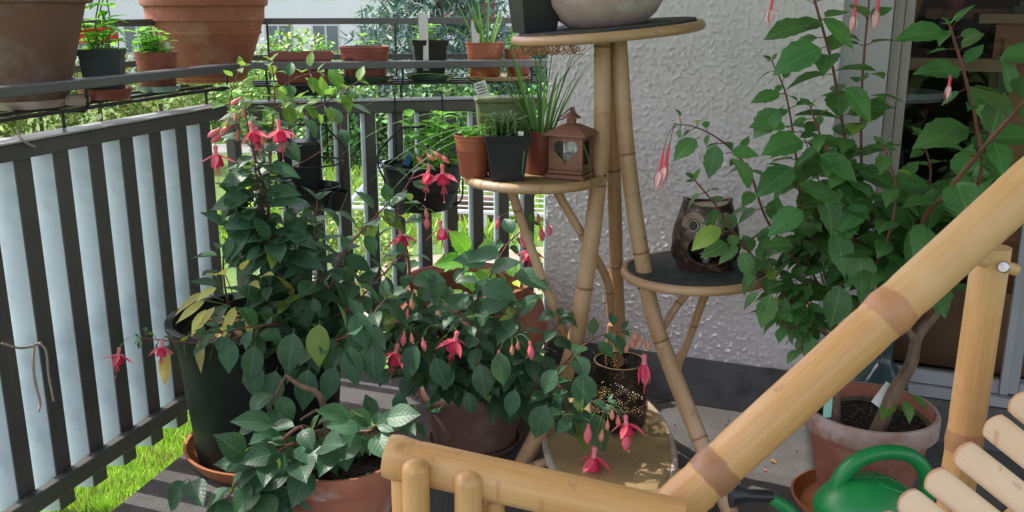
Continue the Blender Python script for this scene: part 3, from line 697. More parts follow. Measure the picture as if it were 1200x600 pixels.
# ------------------------------------------------------------ hanging wire planters on the back railing
def hanging(px0, px1, pyt, pyb, label, potlabel, side, off=-.10):
    a = onB(px0, pyt, off); b = onB(px1, pyt, off); r = (b-a).length/2; cc = (a+b)/2; zt = cc.z; zb_ = onB((px0+px1)/2, pyb, off).z
    rt = root('wire_hanger', Zv(cc, zt), label, 'plant hanger'); mb = MB()
    def ringp(rr, z, n=36): return [Zv(cc, z)+Vector((rr*math.cos(2*PI*i/n), rr*math.sin(2*PI*i/n), 0)) for i in range(n+1)]
    tube(mb, ringp(r*.96, zt+.0), .0032, 6, caps=False); tube(mb, ringp(r*.86, zt-.095), .003, 6, caps=False)
    mb.build('ring', M['blackwire'], rt); mb = MB()
    for s in (-1, 1):
        w = s*r*.55
        p = cc+bd*w; tube(mb, smooth_path([Zv(p+bn*(-off+.03), 1.0), Zv(p+bn*(-off-.012), 1.016), Zv(p+bn*(-off-.03), .97), Zv(p+bn*(-off-.02), zt+.02), Zv(p+bn*(r*.75), zt)], 5), .0032, 6)
    mb.build('hook', M['blackwire'], rt); mb = MB()
    for s in (-1, 1):   # bowed side wires
        p = cc+bd*(s*r*.45); tube(mb, smooth_path([Zv(p, zt+.13), Zv(cc+bd*s*r*.98-bn*.02, zt+.055), Zv(cc+bd*s*r*1.02-bn*.03, zt+.0), Zv(cc+bd*s*r*.9-bn*.05, zt-.05), Zv(cc+bd*s*r*.86-bn*.03, zt-.13), Zv(cc+bd*s*r*.5, zt-.16)], 6), .0035, 6)
    tube(mb, [Zv(cc-bd*r*.47, zt+.13), Zv(cc+bd*r*.47, zt+.13)], .0035, 6)
    mb.build('side_wire', M['blackwire'], rt)
    return cc, r, zt, zb_
cc, r, zt, zbm = hanging(318, 404, 190, 245, 'black wire hanger on the back railing nearest the corner', '', 1)
rt = root('hanging_pot', Zv(cc, zbm), 'black plastic pot with an old label in the wire hanger nearest the corner', 'pot'); mb = MB(); hh = zt-zbm+.075
R = rotz(math.atan2(bd.y, bd.x)); box(mb, Zv(cc, zbm+hh*.62)+bd*(-.03), (.145, .12, hh*.76), R, taper=.86, bev=.008); mb.build('pot', M['pblack'], rt, smooth=False)
mb = MB(); lathe(mb, [(.045, 0), (.07, .01), (.10, .05), (.108, .085), (.103, .085), (.09, .04), (0, .02)], Zv(cc, zbm), 36); mb.build('bowl', M['pblack'], rt)
q = Zv(cc, zbm+hh*.66)+bd*(-.03)-bn*.064; flatcard('sticker', q+Vector((-.012, -.001, 0)), q+Vector((-.012, -.002, .026)), .022, rt, nrm=-bn)
mb = MB(); q = Zv(cc, zbm+.0)+bd*.075-bn*.05; lathe(mb, [(.012, 0), (.026, .004), (.040, .075), (.038, .077), (.024, .01), (0, .01)], q, 24, M=Matrix.Rotation(.22, 3, 'Y'))
tag(mb.build('small_black_cup', M['pblack']), 'small black plastic cup leaning in the hanger nearest the corner', 'pot')
cc, r, zt, zbm = hanging(444, 545, 192, 245, 'black wire hanger on the back railing behind the tall flowering stem', '', -1)
rt = root('hanging_bowl', Zv(cc, zbm), 'round black bowl of light green basil seedlings in the right wire hanger', 'potted plant'); mb = MB(); hh = zt-zbm+.005
lathe(mb, [(r*.55, 0), (r*.65, .006), (r*.86, hh*.5), (r*.93, hh), (r*.89, hh), (r*.82, hh*.5), (0, hh*.4)], Zv(cc, zbm), 44); mb.build('bowl', M['pblack'], rt)
soil_mesh(Zv(cc, zbm), r*.85, hh*.8).build('soil', M['soil'], rt, angle=180)
f = sprouts(rt, Zv(cc, zbm+hh*.8)+bd*.05-bn*.035, r*.5, 13, .21, .072, rnd, 'bleaf', pairs=5, lean=.25, W=.62)
mb = MB()
for i in range(26):
    a = rnd.random()*6.28; q = r*.6*math.sqrt(rnd.random()); p = Zv(cc, zbm+hh*.85)-bd*.05+Vector((q*math.cos(a), q*math.sin(a)*.7, rnd.uniform(0, .05))); leaf(mb, p, (math.cos(a), math.sin(a), .4), (0, 0, 1), .045, .03, .6, .2, (.8, .8, .8), rows=5)
mb.build('herb_foliage', M['fleaf'], rt)
q = Zv(cc, zbm+hh+.02)-bd*.055-bn*.05
mb = MB(); box(mb, q, (.02, .004, .045), rotz(.3) @ Matrix.Rotation(.4, 3, 'Y')); M['blue'] = simple('blue_plastic', (.03, .22, .50), (.03, .2, .45), 5, .4); tag(mb.build('plant_tag', M['blue'], None, smooth=False), 'bright blue plastic plant marker stuck in the right hanging bowl', 'plant marker')
# ------------------------------------------------------------ bamboo plant stand
ps = root('bamboo_plant_stand', (.25, 2.45, 0), 'four tier bamboo plant stand with round tops and three tall splayed posts', 'plant stand')
def cane(pts, r, nodes, name='leg', parent=ps, mat='bstand', n=6, seg=16, ring=.0032, ringc=.0, taper=1.0):
    mb = MB(); bcane(mb, smooth_path(pts, n), r, nodes, seg, ring, ringc, taper); return mb.build(name, M[mat], parent, angle=60)
YS = 2.42
cane([P(706, 42, YS), P(704, 180, YS), P(686, 330, YS-.01), P(662, 440, YS-.03), Pz(598, 572, .012)], .0215, (.02, .30, .52, .80), taper=1.12)
cane([P(725, 42, YS+.02), P(735, 180, YS), P(752, 300, YS-.03), P(775, 400, YS-.05), Pz(858, 606, .012)], .0205, (.23, .43, .62, .83), taper=1.12)
cane([P(716, 42, YS+.05), P(719, 180, YS+.07), P(723, 330, YS+.13), P(726, 400, YS+.18), Pz(728, 478, .012)], .0190, (.04, .26, .47, .75))
def table(c, rx, ry, tilt, topmat, thick, rimr, rimmat='bstand', rimcol=1.0):
    """tilt: rotation matrix; parts: board + rim + top"""
    t = root_part('table', c)
    sg = 56; R = tilt
    mb = MB(); prof = [(0, -.006), (.985, -.006), (.985, .006), (0, .006)]
    vs = []; fs = []
    for (k, z) in prof[1:3]:
        for i in range(sg): a = 2*PI*i/sg; vs.append(c+R @ Vector((rx*k*math.cos(a), ry*k*math.sin(a), z)))
    fs = [tuple(reversed(range(sg))), tuple(range(sg, 2*sg))]+[(i, (i+1) % sg, (i+1) % sg+sg, i+sg) for i in range(sg)]
    mb.add(vs, fs); b = mb.build('table_board', M['bstand'], ps)
    mb = MB(); tube(mb, [c+R @ Vector((rx*math.cos(2*PI*i/sg), ry*math.sin(2*PI*i/sg), -.002)) for i in range(sg)]+[c+R @ Vector((rx, 0, -.002)), c+R @ Vector((rx*math.cos(2*PI/sg), ry*math.sin(2*PI/sg), -.002))], rimr, 12, flat=1.0)
    mb.build('rim', M[rimmat], b)
    mb = MB(); vs = []
    for z, k in ((.0065, .965), (.0065+thick, .96)):
        for i in range(sg): a = 2*PI*i/sg; q = k*(1+.006*math.sin(5*a)); vs.append(c+R @ Vector((rx*q*math.cos(a), ry*q*math.sin(a), z)))
    mb.add(vs, fs); mb.build('mat' if topmat == 'rubber' else 'woven_top', M[topmat], b)
    return b
def root_part(n, c): return None
def surf(c, R, x, y, z=.010): return c+R @ Vector((x, y, z))
ct = P(712, 32, YS+.02); ct.z = 1.2445; RT = Matrix.Rotation(-.088, 3, 'Y') @ Matrix.Rotation(.022, 3, 'X')
table(ct, .232, .22, RT, 'rubber', .009, .0125)
mb = MB()
for i in range(80):
    a = rnd.uniform(3.4, 4.3); p = ct+RT @ Vector((.23*math.cos(a), .22*math.sin(a), -.014)); q = p+Vector((rnd.uniform(-.03, .03), rnd.uniform(-.01, .01), rnd.uniform(-.018, .0))); tube(mb, smooth_path([p, (p+q)/2+Vector((0, 0, -.012)), q], 3), .0012, 4)
mb.build('rattan_wrapping', M['rattan'], ps)
cl = P(625, 207, YS+.02); table(cl, .172, .17, Matrix.Identity(3), 'woven', .002, .0125)
cr = P(817, 317, YS+.0); table(cr, .192, .185, Matrix.Rotation(-.03, 3, 'Y'), 'rubber', .005, .0125)
RLow = Matrix.Rotation(.10, 3, 'X'); clow = P(713, 517, 2.36); table(clow, .172, .33, RLow, 'woven', .002, .0105, 'whiterim')
# struts
cane([cl+Vector((-.06, -.03, -.02)), P(612, 262, YS), P(637, 330, YS+.0), P(657, 380, YS+.02), P(676, 432, YS+.05)], .0125, (.12, .5, .8), 'strut', taper=.95)
cane([cl+Vector((.05, .0, -.02)), P(688, 285, YS+.03), P(712, 330, YS+.06), P(716, 372, YS+.10)], .0115, (.35, .8), 'strut')
cane([cr+Vector((-.0, -.02, -.02)), P(792, 360, YS-.0), P(768, 400, YS-.04)], .0105, (.4,), 'strut')
cane([cr+Vector((.045, .02, -.02)), P(806, 400, YS+.06), P(794, 432, YS+.08), P(800, 462, YS+.06), P(822, 520, YS-.02)], .0115, (.3, .7), 'strut')
cane([clow+RLow @ Vector((-.13, -.05, -.02)), P(622, 548, 2.30), Pz(600, 566, .03)], .012, (.4,), 'strut')
cane([clow+RLow @ Vector((.14, -.05, -.02)), P(800, 560, 2.26), Pz(835, 592, .02)], .012, (.4,), 'strut')
cane([clow+RLow @ Vector((0, .2, -.02)), Pz(727, 482, .06)], .012, (.4,), 'strut')
cane([P(716, 380, YS+.10), P(713, 420, YS+.13), P(716, 438, YS+.16)], .010, (.5,), 'strut')
for (px, py, dx) in ((709, 206, 0), (749, 338, 0), (763, 470, 0)):
    mb = MB(); q = P(px, py, YS-.035); box(mb, q, (.006, .006, .006), bev=.0015); mb.build('bolt', M['darkmetal'], ps, smooth=False)
mb = MB(); tube(mb, [P(768, 472, YS-.04), P(806, 467, YS-.0)], .0025, 6); lathe(mb, [(0, 0), (.006, 0), (.006, .003), (0, .003)], P(806, 467, YS), 12, M=Matrix.Rotation(PI/2, 3, 'Y')); mb.build('bolt', M['darkmetal'], ps)
# ------------------------------------------------------------ things on the stand
c = surf(ct, RT, -.185, -.02, .0135); rt = small_pot('black_square_pot', 'tall black square pot standing at the left end of the top shelf', 'pot', 'plastic', 'pblack', c, .062, .15, .042, True, .35)
sprouts(rt, c+Vector((0, 0, .13)), .03, 8, .12, .04, rnd)
mb = MB(); c = surf(ct, RT, .0, .0, .0135); rt = root('clay_bowl', c, 'shallow grey pink clay bowl planter on the top shelf', 'planter')
lathe(mb, [(.085, 0), (.098, .004), (.125, .025), (.148, .06), (.156, .10), (.15, .105), (.14, .09), (.1, .03), (0, .02)], c, 56, M=RT); mb.build('bowl', M['grout'], rt); soil_mesh(c, .14, .085).build('soil', M['soil'], rt, angle=180)
sprouts(rt, c+Vector((0, 0, .08)), .1, 16, .12, .04, rnd)
tz = cl.z+.010
def tp(px, dy=0.0, base=cl): # point on the middle left top at image x
    q = P(px, 200, YS+.02+dy); q.z = tz; return q
c = tp(553, -.045); c.x = P(553, 195, c.y).x; rt = small_pot('potted_seedling', 'orange plastic pot of small seedlings, left front on the rattan table', 'potted plant', 'plastic', 'porange', c+Vector((.005, 0, 0)), .052, .108, .036)
sprouts(rt, c+Vector((.005, 0, .095)), .04, 34, .025, .02, rnd, 'bleaf', pairs=2)
c = tp(593, -.085); rt = small_pot('potted_seedling', 'black square pot crowded with green seedlings at the front of the rattan table', 'potted plant', 'plastic', 'pblack', c, .056, .115, .040, True, .12)
sprouts(rt, c+Vector((0, 0, .098)), .045, 60, .06, .024, rnd, 'rleaf', 'gstem', pairs=3)
flatcard('plant_tag', c+Vector((.035, -.04, .09)), c+Vector((.037, -.044, .125)), .014, rt)
c = tp(634, .01); rt = small_pot('potted_chives', 'red brown pot of long arching leaves beside the copper lantern', 'potted plant', 'plastic', 'pbrown', c, .055, .112, .042)
mb = MB()
for i in range(34):
    a = rnd.random()*6.28; k = rnd.uniform(.7, 1.4); strap(mb, c+Vector((.03*math.cos(a), .03*math.sin(a), .1)), (.38*math.cos(a), .38*math.sin(a), 1), rnd.uniform(.14, .29), .0062, rnd.uniform(.1, .8), (k, k, k))
for (ex, dz, L) in ((-1.4, .6, .55), (-1.2, .9, .50), (-1.5, .35, .48), (-.9, 1.0, .42), (-1.1, .5, .38), (-1.3, .1, .44), (-.6, .9, .36), (-1.0, .25, .34), (.3, .8, .34)):
    strap(mb, c+Vector((-.01, 0, .1)), (ex, -.25, dz+.3), L, .0062, 1.3, (1.1, 1.1, 1), rows=18)
strap(mb, c+Vector((-.02, -.03, .11)), (-.12, -.5, .5), .20, .006, 3.2, (.8, .8, .8), rows=18); strap(mb, c+Vector((.03, -.03, .10)), (.5, -.5, .9), .24, .006, 4.2, (.9, .9, .9), rows=18)
strap(mb, c+Vector((.02, .0, .1)), (.25, -.1, 1), .36, .0055, .1, (1, 1, 1)); strap(mb, c+Vector((.0, .0, .1)), (.12, -.1, 1), .33, .0055, .1, (1, 1, 1)); strap(mb, c+Vector((.0, .0, .1)), (.18, -.0, 1), .37, .0055, .05, (1.2, 1.2, 1))
mb.build('foliage', M['grassblade'], rt)
c = P(592, 150, YS+.115); c.z = tz; mb = MB(); rt = root('olive_planter', c, 'olive green rectangular planter with a lettered tag behind the seedling pots', 'planter')
box(mb, c+Vector((0, 0, .091)), (.155, .08, .178), rotz(.1), taper=.86, bev=.006); box(mb, c+Vector((0, 0, .183)), (.165, .09, .014), rotz(.1), bev=.004); mb.build('planter', M['polive'], rt, smooth=False)
q = c+Vector((-.055, -.05, .195)); t_ = flatcard('plant_tag', q, q+Vector((-.012, 0, .038)), .032, rt)
for k_ in range(4):
    mb = MB(); box(mb, q+Vector((-.004-.0025*k_, -.0022-.0002*k_, .008+.0075*k_)), (.022-.003*(k_ % 2), .0008, .0022), Matrix.Rotation(-.3, 3, 'Y')); mb.build('print_line', M['printdark'], rt, smooth=False)
# copper lantern with a heart window
def heart(n=40):
    out = []
    for i in range(n):
        t = 2*PI*i/n; out.append((16*math.sin(t)**3/16, (13*math.cos(t)-5*math.cos(2*t)-2*math.cos(3*t)-math.cos(4*t)+2.5)/16))
    return out
c = tp(668, -.055); c.x = P(669, 190, c.y).x; LR = rotz(-.42)
ln = root('copper_lantern', c, 'copper coloured metal lantern with a heart shaped window on the rattan table', 'lantern')
def lp(x, y, z): return c+LR @ Vector((x, y, z))
mb = MB(); box(mb, lp(0, 0, .006), (.104, .104, .012), LR, bev=.002); box(mb, lp(0, 0, .0175), (.092, .092, .010), LR, bev=.002); mb.build('base', M['copper'], ln, smooth=False)
w2, z0, z1 = .041, .023, .108
# front panel with heart hole
hp = [(x*.0315, .066+y*.034) for x, y in heart(48)]; mb = MB(); n_ = len(hp); vs = []; 
def outer(x, z):   # project to rectangle boundary
    dx, dz = x, z-.0655; s_ = 1/max(abs(dx)/w2, abs(dz)/((z1-z0)/2), 1e-6); return (dx*s_, .0655+dz*s_)
for (x, z) in hp: vs.append(lp(x, -w2, z))
for (x, z) in hp: a, b = outer(x, z); vs.append(lp(a, -w2, b))
for (x, z) in hp: vs.append(lp(x, -w2+.003, z))
fs = [(i, (i+1) % n_, (i+1) % n_+n_, i+n_) for i in range(n_)]+[((i+1) % n_, i, i+2*n_, (i+1) % n_+2*n_) for i in range(n_)]
mb.add(vs, fs)
for sx in (-1, 1):
    for sy in (-1, 1): box(mb, lp(sx*w2, sy*(w2-.004)+.000, (z0+z1)/2), (.008, .0085, z1-z0), LR)
for (x, y, sx, sy) in ((w2, 0, .004, 2*w2), (-w2, 0, .004, 2*w2), (0, w2, 2*w2, .004)):
    for z in (z0+.006, z1-.006): box(mb, lp(x, y, z), (sx, sy-.017 if sy > .01 else sy, .011) if sy > .01 else (sx-.017, sy, .011), LR)
mb.build('body', M['copper'], ln, smooth=False)
mb = MB(); box(mb, lp(-w2+.003, 0, .0655), (.0012, 2*w2-.012, z1-z0-.002), LR); box(mb, lp(w2-.003, 0, .0655), (.0012, 2*w2-.012, z1-z0-.002), LR); box(mb, lp(0, -w2+.006, .0655), (2*w2-.014, .0012, z1-z0-.002), LR); mb.build('glass_pane', M['glass'], ln, smooth=False)
mb = MB(); vs = []
for (h_, k) in ((.109, .058), (.112, .058), (.134, .020), (.136, .014)):
    for sx, sy in ((-1, -1), (1, -1), (1, 1), (-1, 1)): vs.append(lp(sx*k, sy*k, h_))
fs = [(3, 2, 1, 0), (12, 13, 14, 15)]+[(i*4+k, i*4+(k+1) % 4, (i+1)*4+(k+1) % 4, (i+1)*4+k) for i in range(3) for k in range(4)]
mb.add(vs, fs); lathe(mb, [(.012, 0), (.012, .012), (.013, .013)], lp(0, 0, .1365), 16); lathe(mb, [(.024, 0), (.022, .004), (.008, .014), (.005, .018), (.006, .022), (0, .024)], lp(0, 0, .1505), 20)
mb.build('roof', M['copper'], ln, smooth=False)
mb = MB(); tube(mb, smooth_path([lp(-.013, -.012, .150), lp(-.025, -.03, .146), lp(-.012, -.034, .160), lp(.008, -.01, .178), lp(.014, -.012, .150)], 6), .0016, 6); mb.build('handle', M['darkmetal'], ln)
mb = MB(); lathe(mb, [(0, 0), (.019, 0), (.019, .035), (.016, .037), (0, .034)], lp(0, 0, .0235), 24); tag(mb.build('candle', M['candle']), 'stub of a white candle standing inside the copper lantern', 'candle')
# owl candle holder on the right table
c = cr+Vector((P(823, 300, YS).x-cr.x+.006, -.0, .0125)); OR = rotz(-.06)
M['owl'] = simple('owl_glaze', (.055, .030, .020), (.025, .016, .012), 22, .32, (50, .5, .006), c3=(.22, .14, .09), scale3=45)
M['owltop'] = simple('owl_top_clay', (.34, .27, .20), (.25, .18, .13), 25, .7, c3=(.45, .4, .33), scale3=30)
ow = root('owl_candle_holder', c, 'dark brown ceramic owl candle holder with a tea light, on the right rubber topped table', 'candle holder')
def ob(a, z):     # body surface
    t = z/.165; r = .067*(1+.34*math.sin(PI*min(1, t*.95+.06))**1.0-.04*t) ; return r
mb = MB(); sg = 72; nz_ = 44; vs = []; fs = []; Hh = .168
def opp(a, z, k=1.0):
    r = ob(a, z)*k; x = math.cos(a)*r; y = math.sin(a)*r*.88
    zz = z
    if z > .14: zz = z+.016*abs(math.cos(a))**3*((z-.14)/.028)
    return c+OR @ Vector((x, y, zz))
def hole(a, z):
    u = (a+PI/2); u = math.atan2(math.sin(u), math.cos(u))*.068; 
    q = (z-.060)/.040; return abs(u) < .046 and ((u/.046)**2+(q)**2) < 1
for j in range(nz_+1):
    for i in range(sg): vs.append(opp(2*PI*i/sg, Hh*j/nz_))
for j in range(nz_):
    for i in range(sg):
        a = 2*PI*(i+.5)/sg; z = Hh*(j+.5)/nz_
        if hole(a, z): continue
        k = j*sg+i; k2 = j*sg+(i+1) % sg; fs.append((k, k2, k2+sg, k+sg))
mb.add(vs, fs)
vs = []
for j in range(nz_+1):
    for i in range(sg): vs.append(opp(2*PI*i/sg, Hh*j/nz_, .91))
mb.add(vs, [tuple(reversed(f)) for f in fs]); body = mb.build('body', M['owl'], ow, angle=60)
mb = MB(); rim_ = []
for i in range(33):
    t = 2*PI*i/32; u = .0475*math.cos(t); z = .060+.0415*math.sin(t); a = -PI/2+u/.068; rim_.append(opp(a, z, 1.0))
tube(mb, rim_, .0045, 8, caps=False); 
tube(mb, [opp(2*PI*i/48, Hh, .955) for i in range(49)], .0042, 8, caps=False); mb.build('rim', M['owl'], ow)
mb = MB(); mb.add([opp(2*PI*i/48, Hh-.004, .95) for i in range(48)], [tuple(range(48))]); mb.build('top', M['owltop'], ow)
for s in (-1, 1):
    a = -PI/2+s*.55; e = opp(a, .124, 1.01); nrm_ = (e-(c+OR @ Vector((0, 0, .116)))).normalized(); mb = MB()
    x_, y_, _ = frame(nrm_)
    for k, rr in enumerate((.031, .026, .021, .014)):
        tube(mb, [e+(x_*math.cos(t*PI/12)+y_*math.sin(t*PI/12))*rr-nrm_*(rr**2*6)+nrm_*.001 for t in range(25)], .0026 if k else .0036, 6, caps=False)
    ring = mb.build('eye_ring', M['owltop'], ow)
    mb = MB(); lathe(mb, [(0, .0045), (.010, .004), (.012, 0)], e+nrm_*.0005, 20, M=nrm_.to_track_quat('Z', 'Y').to_matrix()); mb.build('pupil', M['dark'], ow)
mb = MB(); e = opp(-PI/2, .118, 1.02); leaf(mb, e+Vector((0, -.006, .014)), (0, -.25, -1), (0, -1, .1), .03, .017, -.5, -.8, rows=6); mb.build('beak', M['owltop'], ow)
for s in (-1, 1):    # wings: a raised teardrop each side with ribs
    mb = MB()
    for k in range(5):
        a0 = -PI/2+s*(.95+.13*k); tube(mb, [opp(a0-s*.0, .10-.012*k, 1.02), opp(a0+s*.08, .065-.006*k, 1.03), opp(a0+s*.02, .022, 1.0)], .0035, 6)
    mb.build('wing', M['owl'], ow)
mb = MB(); lathe(mb, [(.0, 0), (.0195, 0), (.0195, .016), (.018, .0165), (.017, .012), (0, .012)], c+OR @ Vector((.0, -.022, .022)), 28); tl = mb.build('tea_light', M['steel']); tag(tl, 'small tea light in a metal cup inside the ceramic owl', 'tea light')
mb = MB(); lathe(mb, [(0, 0), (.05, 0), (.05, .02), (0, .02)], c+Vector((0, 0, .0015)), 24); mb.build('floor_disc', M['owl'], ow)
# pierced metal lantern on the low shelf
cx = P(724, 500, 2.44); loc = cx-clow; q = RLow.inverted() @ loc; c = surf(clow, RLow, q.x, q.y, .0095); 
n = NT('pierced_metal'); uvn = n.n('ShaderNodeUVMap', uv_map="UVMap"); sp = n.n('ShaderNodeSeparateXYZ'); n.l(uvn.outputs[0], sp.inputs[0])
u = n.math('MULTIPLY', sp.outputs[0], 10.0); v = n.math('MULTIPLY', sp.outputs[1], 21.0)
fu = n.math('SUBTRACT', n.math('FRACT', u), .5); fv = n.math('SUBTRACT', n.math('FRACT', v), .5)
rr_ = n.math('SQRT', n.math('ADD', n.math('MULTIPLY', fu, fu), n.math('MULTIPLY', fv, fv))); an = n.math('ARCTAN2', fv, fu)
holes = None
for (R_, N_, hw) in ((.20, 8, .048), (.32, 13, .050), (.44, 18, .046)):
    am = n.math('MULTIPLY', n.math('SUBTRACT', n.math('FRACT', n.math('MULTIPLY', an, N_/(2*PI))), .5), 2*PI*R_/N_)
    rm_ = n.math('SUBTRACT', rr_, R_); d_ = n.math('SQRT', n.math('ADD', n.math('MULTIPLY', am, am), n.math('MULTIPLY', rm_, rm_)))
    h_ = n.math('LESS_THAN', d_, hw); holes = h_ if holes is None else n.math('MAXIMUM', holes, h_)
holes = n.math('MAXIMUM', holes, n.math('LESS_THAN', rr_, .09))
n.b.inputs['Base Color'].default_value = (.045, .032, .022, 1); n.b.inputs['Metallic'].default_value = .6; n.b.inputs['Roughness'].default_value = .4
trn = n.n('ShaderNodeBsdfTransparent'); mx = n.n('ShaderNodeMixShader'); n.l(holes, mx.inputs[0]); n.l(n.b.outputs[0], mx.inputs[1]); n.l(trn.outputs[0], mx.inputs[2]); n.l(mx.outputs[0], n.out.inputs[0]); M['pierced'] = n.m
pl = root('pierced_lantern', c, 'dark bronze pierced metal lantern jar standing on the lowest shelf of the stand', 'lantern')
mb = MB(); lathe(mb, [(.066, 0), (.074, .004), (.081, .05), (.080, .10), (.073, .150), (.069, .172), (.0695, .188)], c, 64, cap=False)
o = mb.build('body', M['pierced'], pl); 
mb = MB(); tube(mb, [c+Vector((.070*math.cos(2*PI*i/48), .070*math.sin(2*PI*i/48), .188)) for i in range(49)], .0022, 8, caps=False); mb.build('rim', M['brassrim'], pl)
mb = MB(); lathe(mb, [(0, 0), (.068, 0), (.068, .003), (0, .003)], c+Vector((0, 0, .002)), 40); mb.build('bottom', M['darkmetal'], pl)
# ------------------------------------------------------------ watering can
wc = root('watering_can', (.74, 1.98, 0), 'glossy green plastic watering can in front of the large potted fuchsia', 'watering can')
cw = Vector((P(1016, 570, 1.98).x, 1.98, 0.0))
mb = MB(); prof = []
for t, r in ((0, .098), (.01, .105), (.06, .112), (.11, .112), (.145, .108), (.158, .112), (.168, .108), (.185, .095), (.205, .072), (.216, .045), (.219, .0)): prof.append((r, t*1.13))
sg = 56; vs = []; fs = []
for i, (r, z) in enumerate(prof):
    for k in range(sg): a = 2*PI*k/sg; vs.append(cw+Vector((r*1.06*math.cos(a), r*.80*math.sin(a), z)))
for i in range(len(prof)-1):
    for k in range(sg): a = i*sg+k; b = i*sg+(k+1) % sg; fs.append((a, b, b+sg, a+sg))
fs.append(tuple(reversed(range(sg)))); mb.add(vs, fs); mb.build('body', M['gcan'], wc); mb = MB(); tube(mb, [cw+Vector((r*1.06+.0006, 0, z)) for r, z in reversed(prof[1:])]+[cw+Vector((-r*1.06-.0006, 0, z)) for r, z in prof[1:]], .0013, 6); [tube(mb, [cw+Vector((1.062*.112*math.cos(a*PI/24), .802*.112*math.sin(a*PI/24), zz)) for a in range(49)], .0014, 6, caps=False) for zz in (.085, .172)]; mb.build('mould_seam', M['gcan'], wc)
mb = MB(); mb0 = 0; oc_ = cw+Vector((.045, -.01, .229)); lathe(mb, [(.036, -.005), (.038, .006), (.034, .010), (.031, .004), (.029, -.004), (0, -.006)], oc_, 36, M=Matrix.Rotation(.35, 3, 'Y')); mb.build('filler_collar', M['gcan'], wc)
hp_ = smooth_path([cw+Vector((-.075, 0, .198)), cw+Vector((-.058, 0, .256)), cw+Vector((-.018, 0, .294)), cw+Vector((.04, 0, .310)), cw+Vector((.10, 0, .296)), cw+Vector((.140, 0, .240)), cw+Vector((.135, 0, .16)), cw+Vector((.100, 0, .10))], 8)
mb = MB(); tube(mb, hp_, [.021-.004*math.sin(PI*i/(len(hp_)-1)) for i in range(len(hp_))], 20); mb.build('handle', M['gcan'], wc)
sp_ = smooth_path([cw+Vector((-.085, 0, .07)), cw+Vector((-.135, 0, .10)), cw+Vector((-.175, .01, .155)), cw+Vector((-.225, .015, .188))], 8)
mb = MB(); tube(mb, sp_, [.026-.013*i/(len(sp_)-1) for i in range(len(sp_))], 18); mb.build('spout', M['gcan'], wc)
e = sp_[-1]; dd = (sp_[-1]-sp_[-4]).normalized(); dd = Vector((-1, 0, .05)).normalized(); Rr = dd.to_track_quat('Z', 'Y').to_matrix()
mb = MB(); lathe(mb, [(.0135, -.012), (.0155, 0), (.0155, .045), (.018, .055), (.030, .082), (.031, .088), (.0, .093)], e, 24, M=Rr); mb.build('rose', M['pblack'], wc)
# glass bottle behind the big pot
c = Pz(1033, 445, 0.004); c.z = .0; c = P(1033, 450, 2.62); c.z = 0.0
M['bottleglass'] = simple('dark_bottle_glass', (.03, .055, .06), (.04, .07, .075), 6, .08)
gb = root('glass_bottle', c, 'dark blue green glass demijohn with a pale label behind the large fuchsia pot', 'bottle')
mb = MB(); lathe(mb, [(.06, 0), (.075, .01), (.08, .06), (.08, .19), (.07, .24), (.03, .28), (.022, .30), (.022, .35), (.026, .352), (.026, .365), (.018, .366)], c, 40); mb.build('glass_body', M['bottleglass'], gb)
mb = MB(); 
for i in range(8):
    a0 = -PI/2-.75+i*.19; a1 = a0+.19
    mb.add([c+Vector((.0812*math.cos(a0), .0812*math.sin(a0), .09)), c+Vector((.0812*math.cos(a1), .0812*math.sin(a1), .09)), c+Vector((.0812*math.cos(a1), .0812*math.sin(a1), .175)), c+Vector((.0812*math.cos(a0), .0812*math.sin(a0), .175))], [(0, 1, 2, 3)])
mb.build('paper_label', M['tlabel'], gb, smooth=False)
c = Pz(858, 590, 0); mb = MB()
vs = [Vector((Pz(x, y, .006).x, Pz(x, y, .006).y, .006+.004*((i*7) % 3))) for i, (x, y) in enumerate([(866, 556), (885, 541), (915, 545), (932, 553), (918, 562), (888, 562)])]
mb.add(vs, [(0, 1, 2, 3, 4, 5)]); tag(mb.build('paper_scrap', M['label'], None, smooth=False), 'crumpled whitish paper scrap on the floor beside the spout', 'paper') if False else None
# ------------------------------------------------------------ bamboo lounge chair
ch = root('bamboo_chair', (.45, .75, 0), 'pale bamboo lounge chair in the foreground with a long sloping arm and split slats', 'chair')
DC = .92
def ccane(a, b, r, nodes, name, seg=28, ring=.012, ringc=0.0, mid=None):
    return cane([a, b] if mid is None else [a, mid, b], r, nodes, name, ch, 'bamboo', 6, seg, ring, ringc)
A1 = Pd(1275, 153, .90); A0 = Pd(772, 612, .93)
ccane(A0, A1, .0232, (.135, .545, .93), 'arm')
B0 = Pd(455, 534, .93); B1 = Pd(800, 612, .88)
ccane(B0, B1, .0212, (.035,), 'front_rail', ringc=.62)
for (px, py, r, dd_, nn) in ((487, 550, .0130, -.036, .9), (549, 564, .0134, -.036, .7), (579, 590, .0105, .0, .5)):
    a = Pd(px, py, .93+dd_); b = a+Vector((-.004, .0, -.42)); ccane(a, b, r, (nn*.3,), 'spindle', 20, .004, .6)
    mb = MB(); lathe(mb, [(r*1.0, -.002), (r*.95, r*.25), (r*.75, r*.5), (r*.4, r*.68), (0, r*.72)], a, 24); mb.build('spindle_end', M['bamboo'], ch)
pc0 = Pd(1163, 289, .97); pc1 = Vector((pc0.x-.012, pc0.y, 0.0))
ccane(pc0, pc1, .0185, (.205, .56, .80), 'back_leg')
a = Pd(1133, 300, .955); b = Pd(1190, 316, .975); ccane(a, b, .0065, (), 'dowel', 14)
mb = MB(); q = Pd(1176, 313, .95); lathe(mb, [(0, .003), (.005, .0025), (.0062, 0)], q, 18, M=(Vector((0, 0, H))-q).normalized().to_track_quat('Z', 'Y').to_matrix()); mb.build('screw', M['steel'], ch)
